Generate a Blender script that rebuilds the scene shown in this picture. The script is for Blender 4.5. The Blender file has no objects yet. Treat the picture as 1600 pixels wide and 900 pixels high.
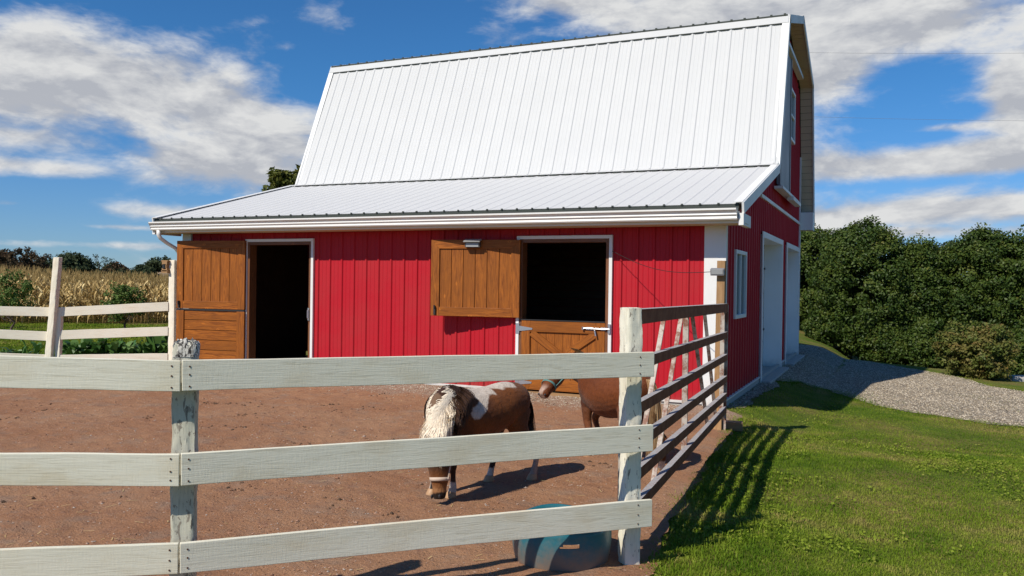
import bpy, bmesh, math, random
import numpy as np
from mathutils.bvhtree import BVHTree
from mathutils import Vector, Matrix, noise, geometry
random.seed(7); rng = np.random.default_rng(7)
S = bpy.context.scene; COL = S.collection
# ------------------------------------------------------------------ camera
cam_d = bpy.data.cameras.new('camera'); cam = bpy.data.objects.new('camera', cam_d); COL.objects.link(cam)
cam_d.sensor_width = 36; cam_d.lens = 29.32; cam_d.clip_start = .05; cam_d.clip_end = 3000
Rm = Matrix(((.91155, -.01496, .41090), (.41119, -.00074, -.91155), (.01394, .99989, .00548))).transposed()
R_ = [Vector((.912, .411, .014)), Vector((-.015, -.001, 1.0)), Vector((.411, -.912, .005))]
xa = R_[0].normalized(); za = (R_[2] - xa * R_[2].dot(xa)).normalized(); ya = za.cross(xa)
CAM = Vector((1.956, -11.042, 1.6))
cam.matrix_world = Matrix(((xa.x, ya.x, za.x, CAM.x), (xa.y, ya.y, za.y, CAM.y), (xa.z, ya.z, za.z, CAM.z), (0, 0, 0, 1)))
S.camera = cam
# ------------------------------------------------------------------ light
SUN_DIR = Vector((-.36, -.95, 1.0)).normalized()         # towards the sun
sun_d = bpy.data.lights.new('sun', 'SUN'); sun_d.energy = 5.0; sun_d.angle = math.radians(.53); sun_d.color = (1, .93, .82)
sun = bpy.data.objects.new('sun', sun_d); COL.objects.link(sun)
sun.rotation_euler = SUN_DIR.to_track_quat('Z', 'Y').to_euler(); sun.location = (0, 0, 30)
S.view_settings.view_transform = 'Standard'; S.view_settings.look = 'None'
S.view_settings.exposure = 0.0; S.view_settings.gamma = 1
S.render.engine = 'CYCLES'
S.cycles.max_bounces = 6; S.cycles.diffuse_bounces = 3; S.cycles.glossy_bounces = 3; S.cycles.transparent_max_bounces = 6
S.cycles.use_denoising = True; S.cycles.sample_clamp_indirect = 4

# ------------------------------------------------------------------ node helper
class NT:
    def __init__(s, tree): s.t = tree; s.n = tree.nodes; s.l = tree.links
    def new(s, typ, **kw):
        nd = s.n.new(typ)
        for k, v in kw.items(): setattr(nd, k, v)
        return nd
    def put(s, sock, v):
        if v is None: return
        if isinstance(v, bpy.types.NodeSocket): s.l.new(v, sock)
        elif isinstance(v, (tuple, list)) and sock.type == 'RGBA' and len(v) == 3: sock.default_value = (*v, 1)
        else: sock.default_value = v
    def math(s, op, a, b=None, c=None, clamp=False):
        nd = s.new('ShaderNodeMath', operation=op, use_clamp=clamp)
        s.put(nd.inputs[0], a); s.put(nd.inputs[1], b); s.put(nd.inputs[2], c); return nd.outputs[0]
    def mix(s, f, a, b, mode='MIX'):
        nd = s.new('ShaderNodeMix', data_type='RGBA', blend_type=mode)
        s.put(nd.inputs[0], f); s.put(nd.inputs[6], a); s.put(nd.inputs[7], b); return nd.outputs[2]
    def noise(s, vec, scale, detail=4, rough=.55, dist=0):
        nd = s.new('ShaderNodeTexNoise'); s.put(nd.inputs['Vector'], vec)
        nd.inputs['Scale'].default_value = scale; nd.inputs['Detail'].default_value = detail
        nd.inputs['Roughness'].default_value = rough; nd.inputs['Distortion'].default_value = dist; return nd.outputs[0]
    def map(s, vec, scale=(1, 1, 1), loc=(0, 0, 0)):
        nd = s.new('ShaderNodeMapping'); s.put(nd.inputs[0], vec); nd.inputs['Scale'].default_value = scale
        nd.inputs['Location'].default_value = loc; return nd.outputs[0]
    def rng(s, v, a, b, c=0, d=1, smooth=True):
        nd = s.new('ShaderNodeMapRange', interpolation_type='SMOOTHSTEP' if smooth else 'LINEAR')
        s.put(nd.inputs[0], v); 
        for i, q in enumerate((a, b, c, d)): s.put(nd.inputs[i + 1], q)
        return nd.outputs[0]
    def attr(s, name, out='Vector'): return s.new('ShaderNodeAttribute', attribute_name=name).outputs[out]
    def bump(s, h, strength, dist, normal=None):
        nd = s.new('ShaderNodeBump'); nd.inputs['Strength'].default_value = strength; nd.inputs['Distance'].default_value = dist
        s.put(nd.inputs['Height'], h); s.put(nd.inputs['Normal'], normal); return nd.outputs[0]

def mat(name, col=(.5, .5, .5), rough=.6, metal=0, fn=None, spec=.5):
    m = bpy.data.materials.new(name); m.use_nodes = True; t = NT(m.node_tree)
    b = t.n['Principled BSDF']; b.inputs['Base Color'].default_value = (*col, 1)
    b.inputs['Roughness'].default_value = rough; b.inputs['Metallic'].default_value = metal
    b.inputs['Specular IOR Level'].default_value = spec
    if fn: fn(t, b)
    return m
def geo(t): return t.new('ShaderNodeNewGeometry').outputs['Position']
def tc(t, o='Object'): return t.new('ShaderNodeTexCoord').outputs[o]

# ------------------------------------------------------------------ world: Nishita sky with procedural cumulus
W = bpy.data.worlds.new('World'); S.world = W; W.use_nodes = True
t = NT(W.node_tree); bg = t.n['Background']
sky = t.new('ShaderNodeTexSky', sky_type='NISHITA'); sky.sun_disc = False
sky.sun_elevation = math.asin(SUN_DIR.z); sky.sun_rotation = math.atan2(SUN_DIR.x, SUN_DIR.y)
sky.air_density = 1.0; sky.dust_density = .0; sky.ozone_density = 2.5; sky.altitude = 100
dirv = tc(t, 'Generated')
sep = t.new('ShaderNodeSeparateXYZ'); t.put(sep.inputs[0], dirv)
X, Y, Z = sep.outputs
AZ0 = math.atan2(-.411, .912)                                # the azimuth that the cloud deck is described from
az = t.math('SUBTRACT', t.math('ARCTAN2', X, Y), AZ0)
el = t.math('ARCSINE', Z)
def blob(a, e, sa, se, w):
    da = t.math('DIVIDE', t.math('SUBTRACT', az, a), sa); de = t.math('DIVIDE', t.math('SUBTRACT', el, e), se)
    r2 = t.math('ADD', t.math('MULTIPLY', da, da), t.math('MULTIPLY', de, de))
    return t.math('MULTIPLY', t.math('EXPONENT', t.math('MULTIPLY', r2, -1.0)), w)
def pxa(x): return math.atan((x - 800) / 1303)
def pxe(y, x): return math.atan((440 - y) / math.hypot(1303, x - 800))
blobs = [  # photo position, size, weight of each bank
    (30, 130, 200, 85, .62), (200, 140, 190, 62, .62), (370, 185, 120, 40, .6), (60, 225, 160, 26, .5), (330, 262, 200, 48, .6), (60, 268, 200, 16, .6), (400, 225, 120, 34, .5), (300, 335, 170, 16, .55), (420, 290, 90, 34, .6), (130, 388, 220, 7, .42), (40, 352, 110, 6, .42), (180, 360, 90, 5, .4), (20, 325, 40, 6, .45), (460, 235, 80, 22, .3),
    (1150, 20, 230, 62, .8), (1420, 25, 240, 48, .75), (900, 0, 150, 28, .55), (1290, 105, 75, 48, .75), (760, 60, 60, 35, .3), (1590, 130, 42, 62, .7), (1100, -60, 500, 50, .8),
    (1450, 238, 230, 24, .72), (1360, 258, 150, 16, .55), (1600, 222, 120, 28, .6), (1500, 312, 230, 30, .72), (1300, 328, 160, 22, .6), (1500, 185, 90, 8, .4), (1450, 350, 220, 14, .6),
    (520, 40, 60, 30, .14), (450, 75, 30, 12, .24), (420, 105, 30, 10, .2),
    (-500, 150, 400, 100, .5), (2300, 150, 500, 100, .5)]
mask = None
for bx_, by_, bw, bh, w in blobs:
    o = blob(pxa(bx_), pxe(by_, bx_), bw / 1303, bh / 1303, w)
    mask = o if mask is None else t.math('MAXIMUM', t.math('ADD', t.math('MULTIPLY', t.math('MINIMUM', mask, o), .3), t.math('MAXIMUM', mask, o)), 0)
# noise on a perspective-flattened direction (a horizontal deck seen from the ground)
comb = t.new('ShaderNodeCombineXYZ')
def cloudn(dz):
    c = t.new('ShaderNodeCombineXYZ'); t.put(c.inputs[0], az); t.put(c.inputs[1], t.math('MULTIPLY', t.math('ADD', el, dz), 2.3)); c.inputs[2].default_value = 3.7
    big = t.noise(c.outputs[0], 5.5, 9, .56, .25)
    sm = t.noise(c.outputs[0], 26, 6, .6, .4)
    return t.math('ADD', t.math('MULTIPLY', big, .8), t.math('MULTIPLY', sm, .2))
n0 = cloudn(0.0); n1 = cloudn(.020)
dens = t.math('ADD', t.math('SUBTRACT', mask, .40), t.math('MULTIPLY', t.math('SUBTRACT', n0, .38), 2.1))
dens1 = t.math('ADD', t.math('SUBTRACT', mask, .40), t.math('MULTIPLY', t.math('SUBTRACT', n1, .38), 2.1))
cov = t.rng(dens, 0, .50)
relief = t.rng(t.math('ADD', t.math('SUBTRACT', n0, n1), t.math('MULTIPLY', t.math('SUBTRACT', t.noise(dirv, 38, 6, .6), .5), .05)), -.075, .07, 0, 1, False)
thick = t.rng(dens, .15, .95)
lit = t.mix(relief, (8.2, 8.6, 9.5), (13.6, 13.7, 13.7))
ccol = t.mix(t.math('MULTIPLY', thick, .08), lit, (6.6, 6.9, 7.6))
skyc = t.mix(1.0, sky.outputs[0], t.mix(t.rng(el, .0, .26), (.70, 1.08, 1.75), (.52, 1.22, 1.85)), 'MULTIPLY')
ccolf = t.mix(cov, skyc, ccol)
t.put(bg.inputs[0], ccolf); bg.inputs[1].default_value = .055

# ------------------------------------------------------------------ materials
def wood_fn(base, dark, knots=True, scale=(3, 34, 34), amt=.75, rough=.5):
    def fn(t, b):
        v = t.attr('lc'); v2 = t.map(v, scale)
        n = t.noise(v2, 1.0, 6, .62, 1.4); n2 = t.noise(t.map(v, (scale[0] * .25, scale[1] * .12, scale[2] * .12)), 1.0, 3)
        c = t.mix(t.math('MULTIPLY', t.rng(n, .3, .72), amt), base, dark)
        c = t.mix(t.rng(n2, .3, .7, 0, .7), c, tuple(q * .5 for q in base))
        if knots:
            vo = t.new('ShaderNodeTexVoronoi'); t.put(vo.inputs['Vector'], t.map(v, (3.2, 7, 7))); vo.inputs['Scale'].default_value = 1
            k = t.rng(vo.outputs['Distance'], .07, .13, 1, 0)
            c = t.mix(t.math('MULTIPLY', k, .55), c, tuple(min(1, q * 1.35) for q in base))
            k2 = t.rng(vo.outputs['Distance'], .03, .05, 1, 0); c = t.mix(k2, c, dark)
        t.put(b.inputs['Base Color'], c); t.put(b.inputs['Roughness'], t.rng(n, .2, .8, rough - .08, rough + .15))
        t.put(b.inputs['Normal'], t.bump(n, .35, .004))
    return fn
M = {}
M['stain'] = mat('stained_pine', spec=.25, fn=wood_fn((.42, .133, .018), (.14, .036, .005), amt=.95))
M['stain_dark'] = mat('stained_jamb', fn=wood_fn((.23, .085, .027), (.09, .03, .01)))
M['rawwood'] = mat('raw_pressure_treated_pine', rough=.8, fn=wood_fn((.46, .27, .12), (.24, .12, .05), rough=.8))
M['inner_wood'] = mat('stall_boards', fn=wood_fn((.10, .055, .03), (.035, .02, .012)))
def paint_fn(base, stain, greyw, peel=.0):
    def fn(t, b):
        v = t.attr('lc')
        g = t.noise(t.map(v, (4.5, 80, 80)), 1, 6, .62, 1.2); g2 = t.noise(t.map(v, (8, 240, 240)), 1, 3, .6)
        weave = t.noise(t.map(v, (150, 20, 20)), 1, 2, .5)
        pat = t.noise(t.map(v, (3, 7, 7)), 1, 5, .6); pat2 = t.noise(t.map(v, (1.1, 3, 3), (5, 0, 0)), 1, 3, .5)
        c = t.mix(t.rng(pat, .45, .75, 0, .55), base, stain)
        c = t.mix(t.rng(pat2, .45, .7, 0, .22), c, (.50, .50, .38))
        c = t.mix(t.rng(g, .52, .70, 0, .5), c, greyw)
        c = t.mix(t.rng(g2, .52, .72, 0, .22), c, tuple(q * .6 for q in base))
        if peel:
            pn = t.noise(t.map(v, (14, 40, 40)), 1, 6, .65, .6)
            pk = t.rng(pn, .62 - peel * .16, .64 - peel * .13)
            c = t.mix(pk, c, t.mix(t.rng(g2, .35, .6), (.16, .14, .11), (.33, .29, .23)))
        # nail rust: small dark dots with a streak
        t.put(b.inputs['Base Color'], c)
        h = t.math('ADD', t.math('MULTIPLY', g, .6), t.math('ADD', t.math('MULTIPLY', g2, .3), t.math('MULTIPLY', weave, .25)))
        t.put(b.inputs['Normal'], t.bump(h, .55, .004)); b.inputs['Roughness'].default_value = .72
    return fn
M['board'] = mat('weathered_white_board', fn=paint_fn((.78, .745, .60), (.64, .53, .34), (.50, .44, .30)), spec=.25)
M['post'] = mat('peeling_white_post', fn=paint_fn((.80, .76, .62), (.58, .5, .35), (.48, .43, .32), peel=.12), spec=.25)
M['post_old'] = mat('bare_peeling_post', fn=paint_fn((.56, .54, .43), (.36, .34, .25), (.22, .2, .15), peel=.42), spec=.2)
M['board_new'] = mat('clean_cream_board', fn=paint_fn((.88, .81, .66), (.80, .66, .48), (.7, .58, .44)), spec=.25)
M['endgrain'] = mat('rotten_end_grain', rough=.95, fn=lambda t, b: t.put(b.inputs['Base Color'], t.mix(t.rng(t.noise(t.map(tc(t), (90, 90, 40)), 1, 5, .7), .42, .56), (.03, .025, .022), (.60, .57, .50))))

def metal_paint(base, rough=.38, dirt=(.3, .2, .15), damt=.15, bump=.15):
    def fn(t, b):
        p = geo(t); n = t.noise(p, 1.3, 5, .6); n2 = t.noise(t.map(p, (30, 30, 2.5)), 1, 4, .6)
        c = t.mix(t.rng(n, .35, .75, 0, damt), base, dirt); c = t.mix(t.rng(n2, .5, .8, 0, damt * 1.2), c, tuple(q * .75 for q in base))
        sz = t.new('ShaderNodeSeparateXYZ'); t.put(sz.inputs[0], p)
        low = t.math('MULTIPLY', t.rng(t.math('ADD', sz.outputs[2], t.math('MULTIPLY', t.noise(p, 9, 4), .3)), .15, .42, 1, 0), .5)
        c = t.mix(low, c, dirt)                                              # splashed soil near the ground
        t.put(b.inputs['Base Color'], c); t.put(b.inputs['Roughness'], t.rng(n, .3, .7, rough, rough + .14))
        t.put(b.inputs['Normal'], t.bump(t.noise(p, 5, 3), bump, .01))
    return fn
M['red'] = mat('red_ribbed_steel', fn=metal_paint((.43, .0065, .017), .52, (.22, .06, .045), .16), spec=.28)
M['whiteroof'] = mat('white_roof_steel', spec=.2, fn=metal_paint((.57, .572, .565), .6, (.5, .5, .5), .1, .1))
M['trim'] = mat('white_trim', fn=metal_paint((.76, .76, .74), .45, (.45, .4, .34), .12))
M['trimgrey'] = mat('cool_white_jamb', fn=metal_paint((.84, .83, .80), .5, (.5, .46, .4), .12))
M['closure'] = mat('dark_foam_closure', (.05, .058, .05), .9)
M['soffit'] = mat('vented_soffit', rough=.6, fn=lambda t, b: t.put(b.inputs['Base Color'], t.mix(t.rng(t.math('FRACT', t.math('MULTIPLY', t.math('ADD', t.attr('lc', 'Fac'), 0), 1)), 0, 1), (.52, .45, .35), (.46, .40, .31))))
M['gutter'] = mat('gutter_white', fn=metal_paint((.78, .77, .74), .32, (.45, .4, .35), .15))
M['grey_trim'] = mat('grey_steel', fn=metal_paint((.22, .22, .23), .45, (.2, .18, .16), .2))
M['steel'] = mat('galvanised_steel', (.62, .63, .64), .35, .9)
M['black'] = mat('black_iron', (.02, .02, .02), .5)
M['bronze'] = mat('bronze_lamp_case', (.075, .06, .045), .5)
M['lens'] = mat('lamp_panel', (.35, .36, .36), .3)
M['glass'] = mat('dark_window_glass', (.03, .04, .045), .04, 0, spec=1.0)
M['vinyl'] = mat('white_vinyl', (.76, .77, .78), .4)
M['concrete'] = mat('concrete', rough=.9, fn=lambda t, b: (t.put(b.inputs['Base Color'], t.mix(t.noise(geo(t), 14, 6, .65), (.46, .44, .40), (.30, .28, .25))), t.put(b.inputs['Normal'], t.bump(t.noise(geo(t), 60, 4), .4, .01))))
def rust_fn(t, b):
    p = geo(t); n = t.noise(p, 9, 6, .65); n2 = t.noise(p, 55, 4, .6)
    c = t.mix(t.rng(n, .38, .66), (.23, .058, .023), (.32, .098, .043)); c = t.mix(t.rng(n2, .55, .75, 0, .6), c, (.08, .035, .025))
    g = t.new('ShaderNodeNewGeometry'); s = t.new('ShaderNodeSeparateXYZ'); t.put(s.inputs[0], g.outputs['True Normal'])
    up = t.rng(s.outputs[2], .6, .85)                                          # top faces: paint worn to grey steel, with sunlight put into the colour
    c = t.mix(t.math('MULTIPLY', up, t.rng(n2, .3, .55, .55, 1)), c, (.36, .36, .36))
    t.put(b.inputs['Base Color'], c); b.inputs['Roughness'].default_value = .75; t.put(b.inputs['Normal'], t.bump(n2, .3, .003))
M['rust'] = mat('brown_gate_paint', fn=rust_fn, spec=.2)
M['strut'] = mat('sunlit_worn_gate_strut', rough=.5, fn=lambda t, b: t.put(b.inputs['Base Color'], t.mix(t.rng(t.noise(geo(t), 9, 6, .7), .42, .62), (.46, .41, .35), (.20, .085, .05))))  # worn brown struts; pale patches put their sunlit stretches into the colour

def dirt_fn(t, b):
    p = geo(t); n = t.noise(p, .8, 6, .6); n2 = t.noise(p, 7, 7, .7); n3 = t.noise(p, 60, 5, .7)
    c = t.mix(t.rng(n, .3, .7), (.32, .155, .080), (.38, .208, .115)); c = t.mix(t.rng(n2, .5, .72, 0, .75), c, (.23, .118, .078))
    c = t.mix(t.rng(n3, .54, .7, 0, .8), c, (.37, .26, .19)); c = t.mix(t.rng(n3, .28, .45, .75, 0), c, (.13, .065, .042)); c = t.mix(t.rng(t.noise(p, 2.6, 6, .65), .5, .68, 0, .5), c, (.27, .20, .15))
    s = t.new('ShaderNodeSeparateXYZ'); t.put(s.inputs[0], p)
    wy = t.math('ADD', s.outputs[1], t.math('MULTIPLY', t.math('SUBTRACT', t.noise(p, 3, 4), .5), 1.1))
    c = t.mix(t.rng(wy, -1.25, -.55, 0, .65), c, t.mix(t.rng(n3, .4, .62), (.22, .15, .105), (.42, .34, .27)))   # washed gravel under the eave
    t.put(b.inputs['Base Color'], c); b.inputs['Roughness'].default_value = .95; b.inputs['Specular IOR Level'].default_value = .15
    hh = t.math('ADD', t.math('MULTIPLY', n2, .7), t.math('MULTIPLY', n3, .3))
    t.put(b.inputs['Normal'], t.bump(hh, 1.0, .05))
M['dirt'] = mat('red_brown_dirt', fn=dirt_fn)
def soil_fn(t, b):
    p = geo(t); n = t.noise(p, .6, 6, .6); n2 = t.noise(p, 25, 5, .7)
    c = t.mix(t.rng(n, .35, .65), (.09, .15, .015), (.21, .16, .055)); c = t.mix(t.rng(n2, .45, .7), c, (.055, .072, .018))
    t.put(b.inputs['Base Color'], c); b.inputs['Roughness'].default_value = 1; b.inputs['Specular IOR Level'].default_value = .1
    t.put(b.inputs['Normal'], t.bump(n2, .8, .04))
M['lawn'] = mat('lawn_ground', fn=soil_fn)
def gravel_fn(t, b):
    p = geo(t); vo = t.new('ShaderNodeTexVoronoi'); t.put(vo.inputs['Vector'], p); vo.inputs['Scale'].default_value = 34
    s = t.new('ShaderNodeSeparateColor'); t.put(s.inputs[0], vo.outputs['Color'])
    c = t.mix(s.outputs[0], (.23, .18, .12), (.50, .43, .33)); c = t.mix(t.rng(t.noise(p, 1.2, 5), .45, .7, 0, .5), c, (.22, .19, .12))
    c = t.mix(t.rng(vo.outputs['Distance'], .45, .7), c, (.10, .08, .06))
    t.put(b.inputs['Base Color'], c); b.inputs['Roughness'].default_value = .9
    t.put(b.inputs['Normal'], t.bump(t.math('SUBTRACT', 1, vo.outputs['Distance']), 1, .02))
M['gravel'] = mat('limestone_gravel', fn=gravel_fn)
def tint_mat(name, cols, rough=.7, trans=0, spec=.3, back=None):
    def fn(t, b):
        a = t.attr('tint', 'Fac'); r = t.new('ShaderNodeValToRGB'); t.put(r.inputs[0], a)
        e = r.color_ramp.elements; e[0].position = 0; e[0].color = (*cols[0], 1); e[1].position = 1; e[1].color = (*cols[-1], 1)
        for i, c in enumerate(cols[1:-1]): q = e.new((i + 1) / (len(cols) - 1)); q.color = (*c, 1)
        t.put(b.inputs['Base Color'], r.outputs[0])
        if trans:
            tr = t.new('ShaderNodeBsdfTranslucent'); t.put(tr.inputs[0], r.outputs[0]); mx = t.new('ShaderNodeMixShader'); mx.inputs[0].default_value = trans
            t.l.new(b.outputs[0], mx.inputs[1]); t.l.new(tr.outputs[0], mx.inputs[2]); t.l.new(mx.outputs[0], t.n['Material Output'].inputs[0])
    return mat(name, rough=rough, fn=fn, spec=spec)
M['blade'] = tint_mat('grass_blades', [(.085, .160, .010), (.15, .232, .016), (.235, .295, .032), (.38, .32, .10)], .6, .3, .1)
M['leaf'] = tint_mat('maple_leaves', [(.020, .044, .007), (.042, .078, .011), (.088, .122, .018), (.18, .155, .032)], .55, .22)
M['leaf_y'] = tint_mat('yellowing_leaves', [(.06, .085, .012), (.12, .13, .02), (.2, .17, .03)], .6, .3)
M['leaf_bush'] = tint_mat('bush_leaves', [(.05, .085, .014), (.11, .14, .025), (.18, .15, .04), (.20, .075, .035)], .6, .25)
M['leaf_far'] = tint_mat('far_leaves', [(.022, .036, .016), (.04, .058, .022), (.075, .085, .035)], .9, .15)
M['leaf_rust'] = tint_mat('rusty_leaves', [(.035, .03, .014), (.075, .048, .022), (.12, .062, .03)], .9, .15)
M['leaf_green'] = tint_mat('shrub_leaves', [(.05, .10, .018), (.09, .15, .026), (.15, .19, .045)], .7, .2)
M['comfrey'] = tint_mat('broad_leaves', [(.05, .125, .025), (.09, .19, .04), (.16, .25, .07)], .45, .2)
M['corn'] = tint_mat('dry_corn', [(.12, .08, .03), (.33, .225, .08), (.55, .39, .155), (.80, .63, .31)], .75, .25)
M['bark'] = mat('bark', rough=.95, fn=lambda t, b: (t.put(b.inputs['Base Color'], t.mix(t.noise(t.map(geo(t), (30, 30, 6)), 1, 5), (.05, .035, .025), (.14, .10, .075)))))
M['stone'] = tint_mat('stones', [(.17, .085, .05), (.32, .165, .10), (.36, .22, .15), (.38, .32, .27)], .9)
M['gstone'] = tint_mat('gravel_stones', [(.18, .135, .09), (.33, .27, .19), (.48, .41, .31), (.62, .55, .44)], .85)
def field_fn(t, b):
    p = geo(t); n = t.noise(p, .04, 5)
    t.put(b.inputs['Base Color'], t.mix(n, (.30, .19, .10), (.22, .16, .08))); b.inputs['Roughness'].default_value = 1
M['field'] = mat('harvested_field', fn=field_fn)
M['farhill'] = mat('far_wooded_hill', (.05, .075, .06), 1)
M['tub'] = mat('teal_plastic', rough=.42, fn=lambda t, b: (lambda p, s: (t.put(s.inputs[0], p), t.put(b.inputs['Base Color'], t.mix(
    t.math('MULTIPLY', t.rng(t.math('ADD', s.outputs[2], t.math('MULTIPLY', t.noise(p, 9, 6, .7), -.34)), -.19, .055, 1, 0), .85),
    t.mix(t.rng(t.noise(p, 30, 5, .7), .5, .8, 0, .35), (.012, .125, .165), (.07, .18, .20)), (.24, .155, .105)))))(tc(t), t.new('ShaderNodeSeparateXYZ')))
def fur(name):
    def fn(t, b):
        p = tc(t); n = t.noise(t.map(p, (160, 160, 60)), 1, 4, .6); n2 = t.noise(p, 9, 4)
        c = t.mix(t.rng(n, .3, .7, 0, .4), t.attr('fur', 'Color'), t.mix(1.0, t.attr('fur', 'Color'), (.45, .4, .38), 'MULTIPLY'))
        n3 = t.noise(t.map(p, (38, 60, 24)), 1, 5, .65); c = t.mix(t.rng(n3, .42, .7, 0, .4), c, t.mix(1.0, c, (.5, .44, .42), 'MULTIPLY')); c = t.mix(t.rng(n2, .4, .7, 0, .3), c, t.mix(1.0, c, (.55, .5, .5), 'MULTIPLY'))
        t.put(b.inputs['Base Color'], c); b.inputs['Roughness'].default_value = .5; b.inputs['Specular IOR Level'].default_value = .15
        b.inputs['Sheen Weight'].default_value = .06; b.inputs['Sheen Roughness'].default_value = .4
        t.put(b.inputs['Normal'], t.bump(t.math('ADD', n, n3), .5, .012))
    return mat(name, fn=fn)
M['fur'] = fur('pony_coat')
M['hair_pinto'] = tint_mat('pinto_mane_hair', [(.035, .018, .012), (.10, .05, .028), (.78, .64, .47), (.92, .82, .66)], .5, .1, .3)
M['hair_tail'] = tint_mat('dark_tail_hair', [(.02, .012, .01), (.05, .025, .015), (.09, .05, .03)], .5, .1, .4)
M['hair_flax'] = tint_mat('flaxen_hair', [(.28, .14, .06), (.46, .29, .14), (.62, .46, .26)], .5, .15, .4)
M['hoof'] = mat('hoof_horn', (.42, .25, .13), .55)
M['eye'] = mat('wet_eye', (.012, .008, .006), .05, spec=1)
M['muzzle'] = mat('muzzle_skin', (.03, .025, .025), .5)
M['halter_tan'] = mat('tan_webbing', (.52, .41, .32), .8)
M['halter_teal'] = mat('teal_webbing', (.10, .24, .22), .75)

# ------------------------------------------------------------------ object helpers
BASE = {}
def tag(o, label=None, cat=None, group=None, kind=None):
    for k, v in (('label', label), ('category', cat), ('group', group), ('kind', kind)):
        if v: o[k] = v
    return o
def thing(name, label, cat, loc=(0, 0, 0), group=None):
    o = bpy.data.objects.new(name, None); COL.objects.link(o); o.location = loc; o.empty_display_size = .2
    BASE[o.name] = Vector(loc); return tag(o, label, cat, group)
def base_of(p): return BASE.get(p.name, Vector((0, 0, 0)))
def link(name, me, m, parent=None, base=None, smooth=False, bevel=0):
    """verts of `me` are in world coordinates; they are moved to the thing's own base"""
    b = base_of(parent) if parent else Vector(base or (0, 0, 0))
    me.transform(Matrix.Translation(-b)); me.materials.append(m)
    if smooth: me.shade_smooth()
    o = bpy.data.objects.new(name, me); COL.objects.link(o); BASE[o.name] = b
    if parent: o.parent = parent
    else: o.location = b
    if bevel:
        md = o.modifiers.new('bevel', 'BEVEL'); md.width = bevel; md.segments = 2; md.limit_method = 'ANGLE'
    return o
class MB:
    def __init__(s): s.v = []; s.f = []; s.lc = []
    def add(s, vs, fs, lc=None):
        k = len(s.v); s.v += [tuple(p) for p in vs]; s.f += [tuple(i + k for i in f) for f in fs]
        s.lc += [tuple(p) for p in (lc or vs)]; return s
    def obox(s, c, a, b, d, la, lb, ld, off=None, cuts=None):
        """oriented box: centre c, unit axes a b d, half sizes; a is the grain direction"""
        a = Vector(a).normalized(); b = Vector(b).normalized(); d = Vector(d).normalized(); c = Vector(c)
        off = off or (random.random() * 9, random.random() * 9, random.random() * 9)
        vs, lc = [], []
        for i in (-1, 1):
            for j in (-1, 1):
                for k in (-1, 1):
                    vs.append(c + a * la * i + b * lb * j + d * ld * k); lc.append((la * i + off[0], lb * j + off[1], ld * k + off[2]))
        fs = [(0, 1, 3, 2), (4, 6, 7, 5), (0, 4, 5, 1), (2, 3, 7, 6), (0, 2, 6, 4), (1, 5, 7, 3)]
        if a.cross(b).dot(d) < 0: fs = [f[::-1] for f in fs]
        return s.add(vs, fs, lc)
    def box(s, lo, hi, grain=0):
        c = [(lo[i] + hi[i]) / 2 for i in range(3)]; h = [(hi[i] - lo[i]) / 2 for i in range(3)]
        ax = [Vector((1, 0, 0)), Vector((0, 1, 0)), Vector((0, 0, 1))]; o = [grain, (grain + 1) % 3, (grain + 2) % 3]
        return s.obox(c, ax[o[0]], ax[o[1]], ax[o[2]], h[o[0]], h[o[1]], h[o[2]])
    def beam(s, p, q, w, h, up=(0, 0, 1)):
        p = Vector(p); q = Vector(q); a = (q - p).normalized(); side = a.cross(Vector(up)).normalized(); u = side.cross(a)
        return s.obox((p + q) / 2, a, side, u, (q - p).length / 2, w / 2, h / 2)
    def prism(s, poly, o, u, v, n, depth):
        """polygon in (u,v) at o, extruded along n by depth (poly ccw seen from +n)"""
        o, u, v, n = map(Vector, (o, u, v, n)); k = len(poly)
        top = [o + u * x + v * y + n * depth for x, y in poly]; bot = [o + u * x + v * y for x, y in poly]
        fs = [tuple(range(k)), tuple(range(2 * k - 1, k - 1, -1))] + [(i + k, (i + 1) % k + k, (i + 1) % k, i) for i in range(k)]
        lc = [(y, x, depth) for x, y in poly] + [(y, x, 0) for x, y in poly]
        return s.add(top + bot, fs, lc)
    def tube(s, pts, rad, n=8, cap=True, flat=1.0, side=None):
        pts = [Vector(p) for p in pts]; rad = rad if isinstance(rad, (list, tuple)) else [rad] * len(pts)
        vs = []; prev = None
        for i, p in enumerate(pts):
            d = (pts[min(i + 1, len(pts) - 1)] - pts[max(i - 1, 0)]).normalized()
            if prev is None:
                ref = Vector(side) if side else (Vector((0, 0, 1)) if abs(d.z) < .9 else Vector((1, 0, 0)))
                u = (ref - d * ref.dot(d)).normalized()
            else: u = (prev - d * prev.dot(d)).normalized()
            prev = u; w = d.cross(u)
            for k in range(n):
                a = 2 * math.pi * k / n; vs.append(p + (u * math.cos(a) + w * math.sin(a) * flat) * rad[i])
        fs = []
        for i in range(len(pts) - 1):
            for k in range(n):
                a, b = i * n + k, i * n + (k + 1) % n; fs.append((a, b, b + n, a + n))
        if cap: fs += [tuple(range(n))[::-1], tuple(range((len(pts) - 1) * n, len(pts) * n))]
        return s.add(vs, fs)
    def build(s, name, m, parent=None, base=None, smooth=False, bevel=0):
        me = bpy.data.meshes.new(name); me.from_pydata(s.v, [], s.f); me.update()
        a = me.attributes.new('lc', 'FLOAT_VECTOR', 'POINT'); a.data.foreach_set('vector', np.array(s.lc, 'f').ravel())
        return link(name, me, m, parent, base, smooth, bevel)
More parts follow.
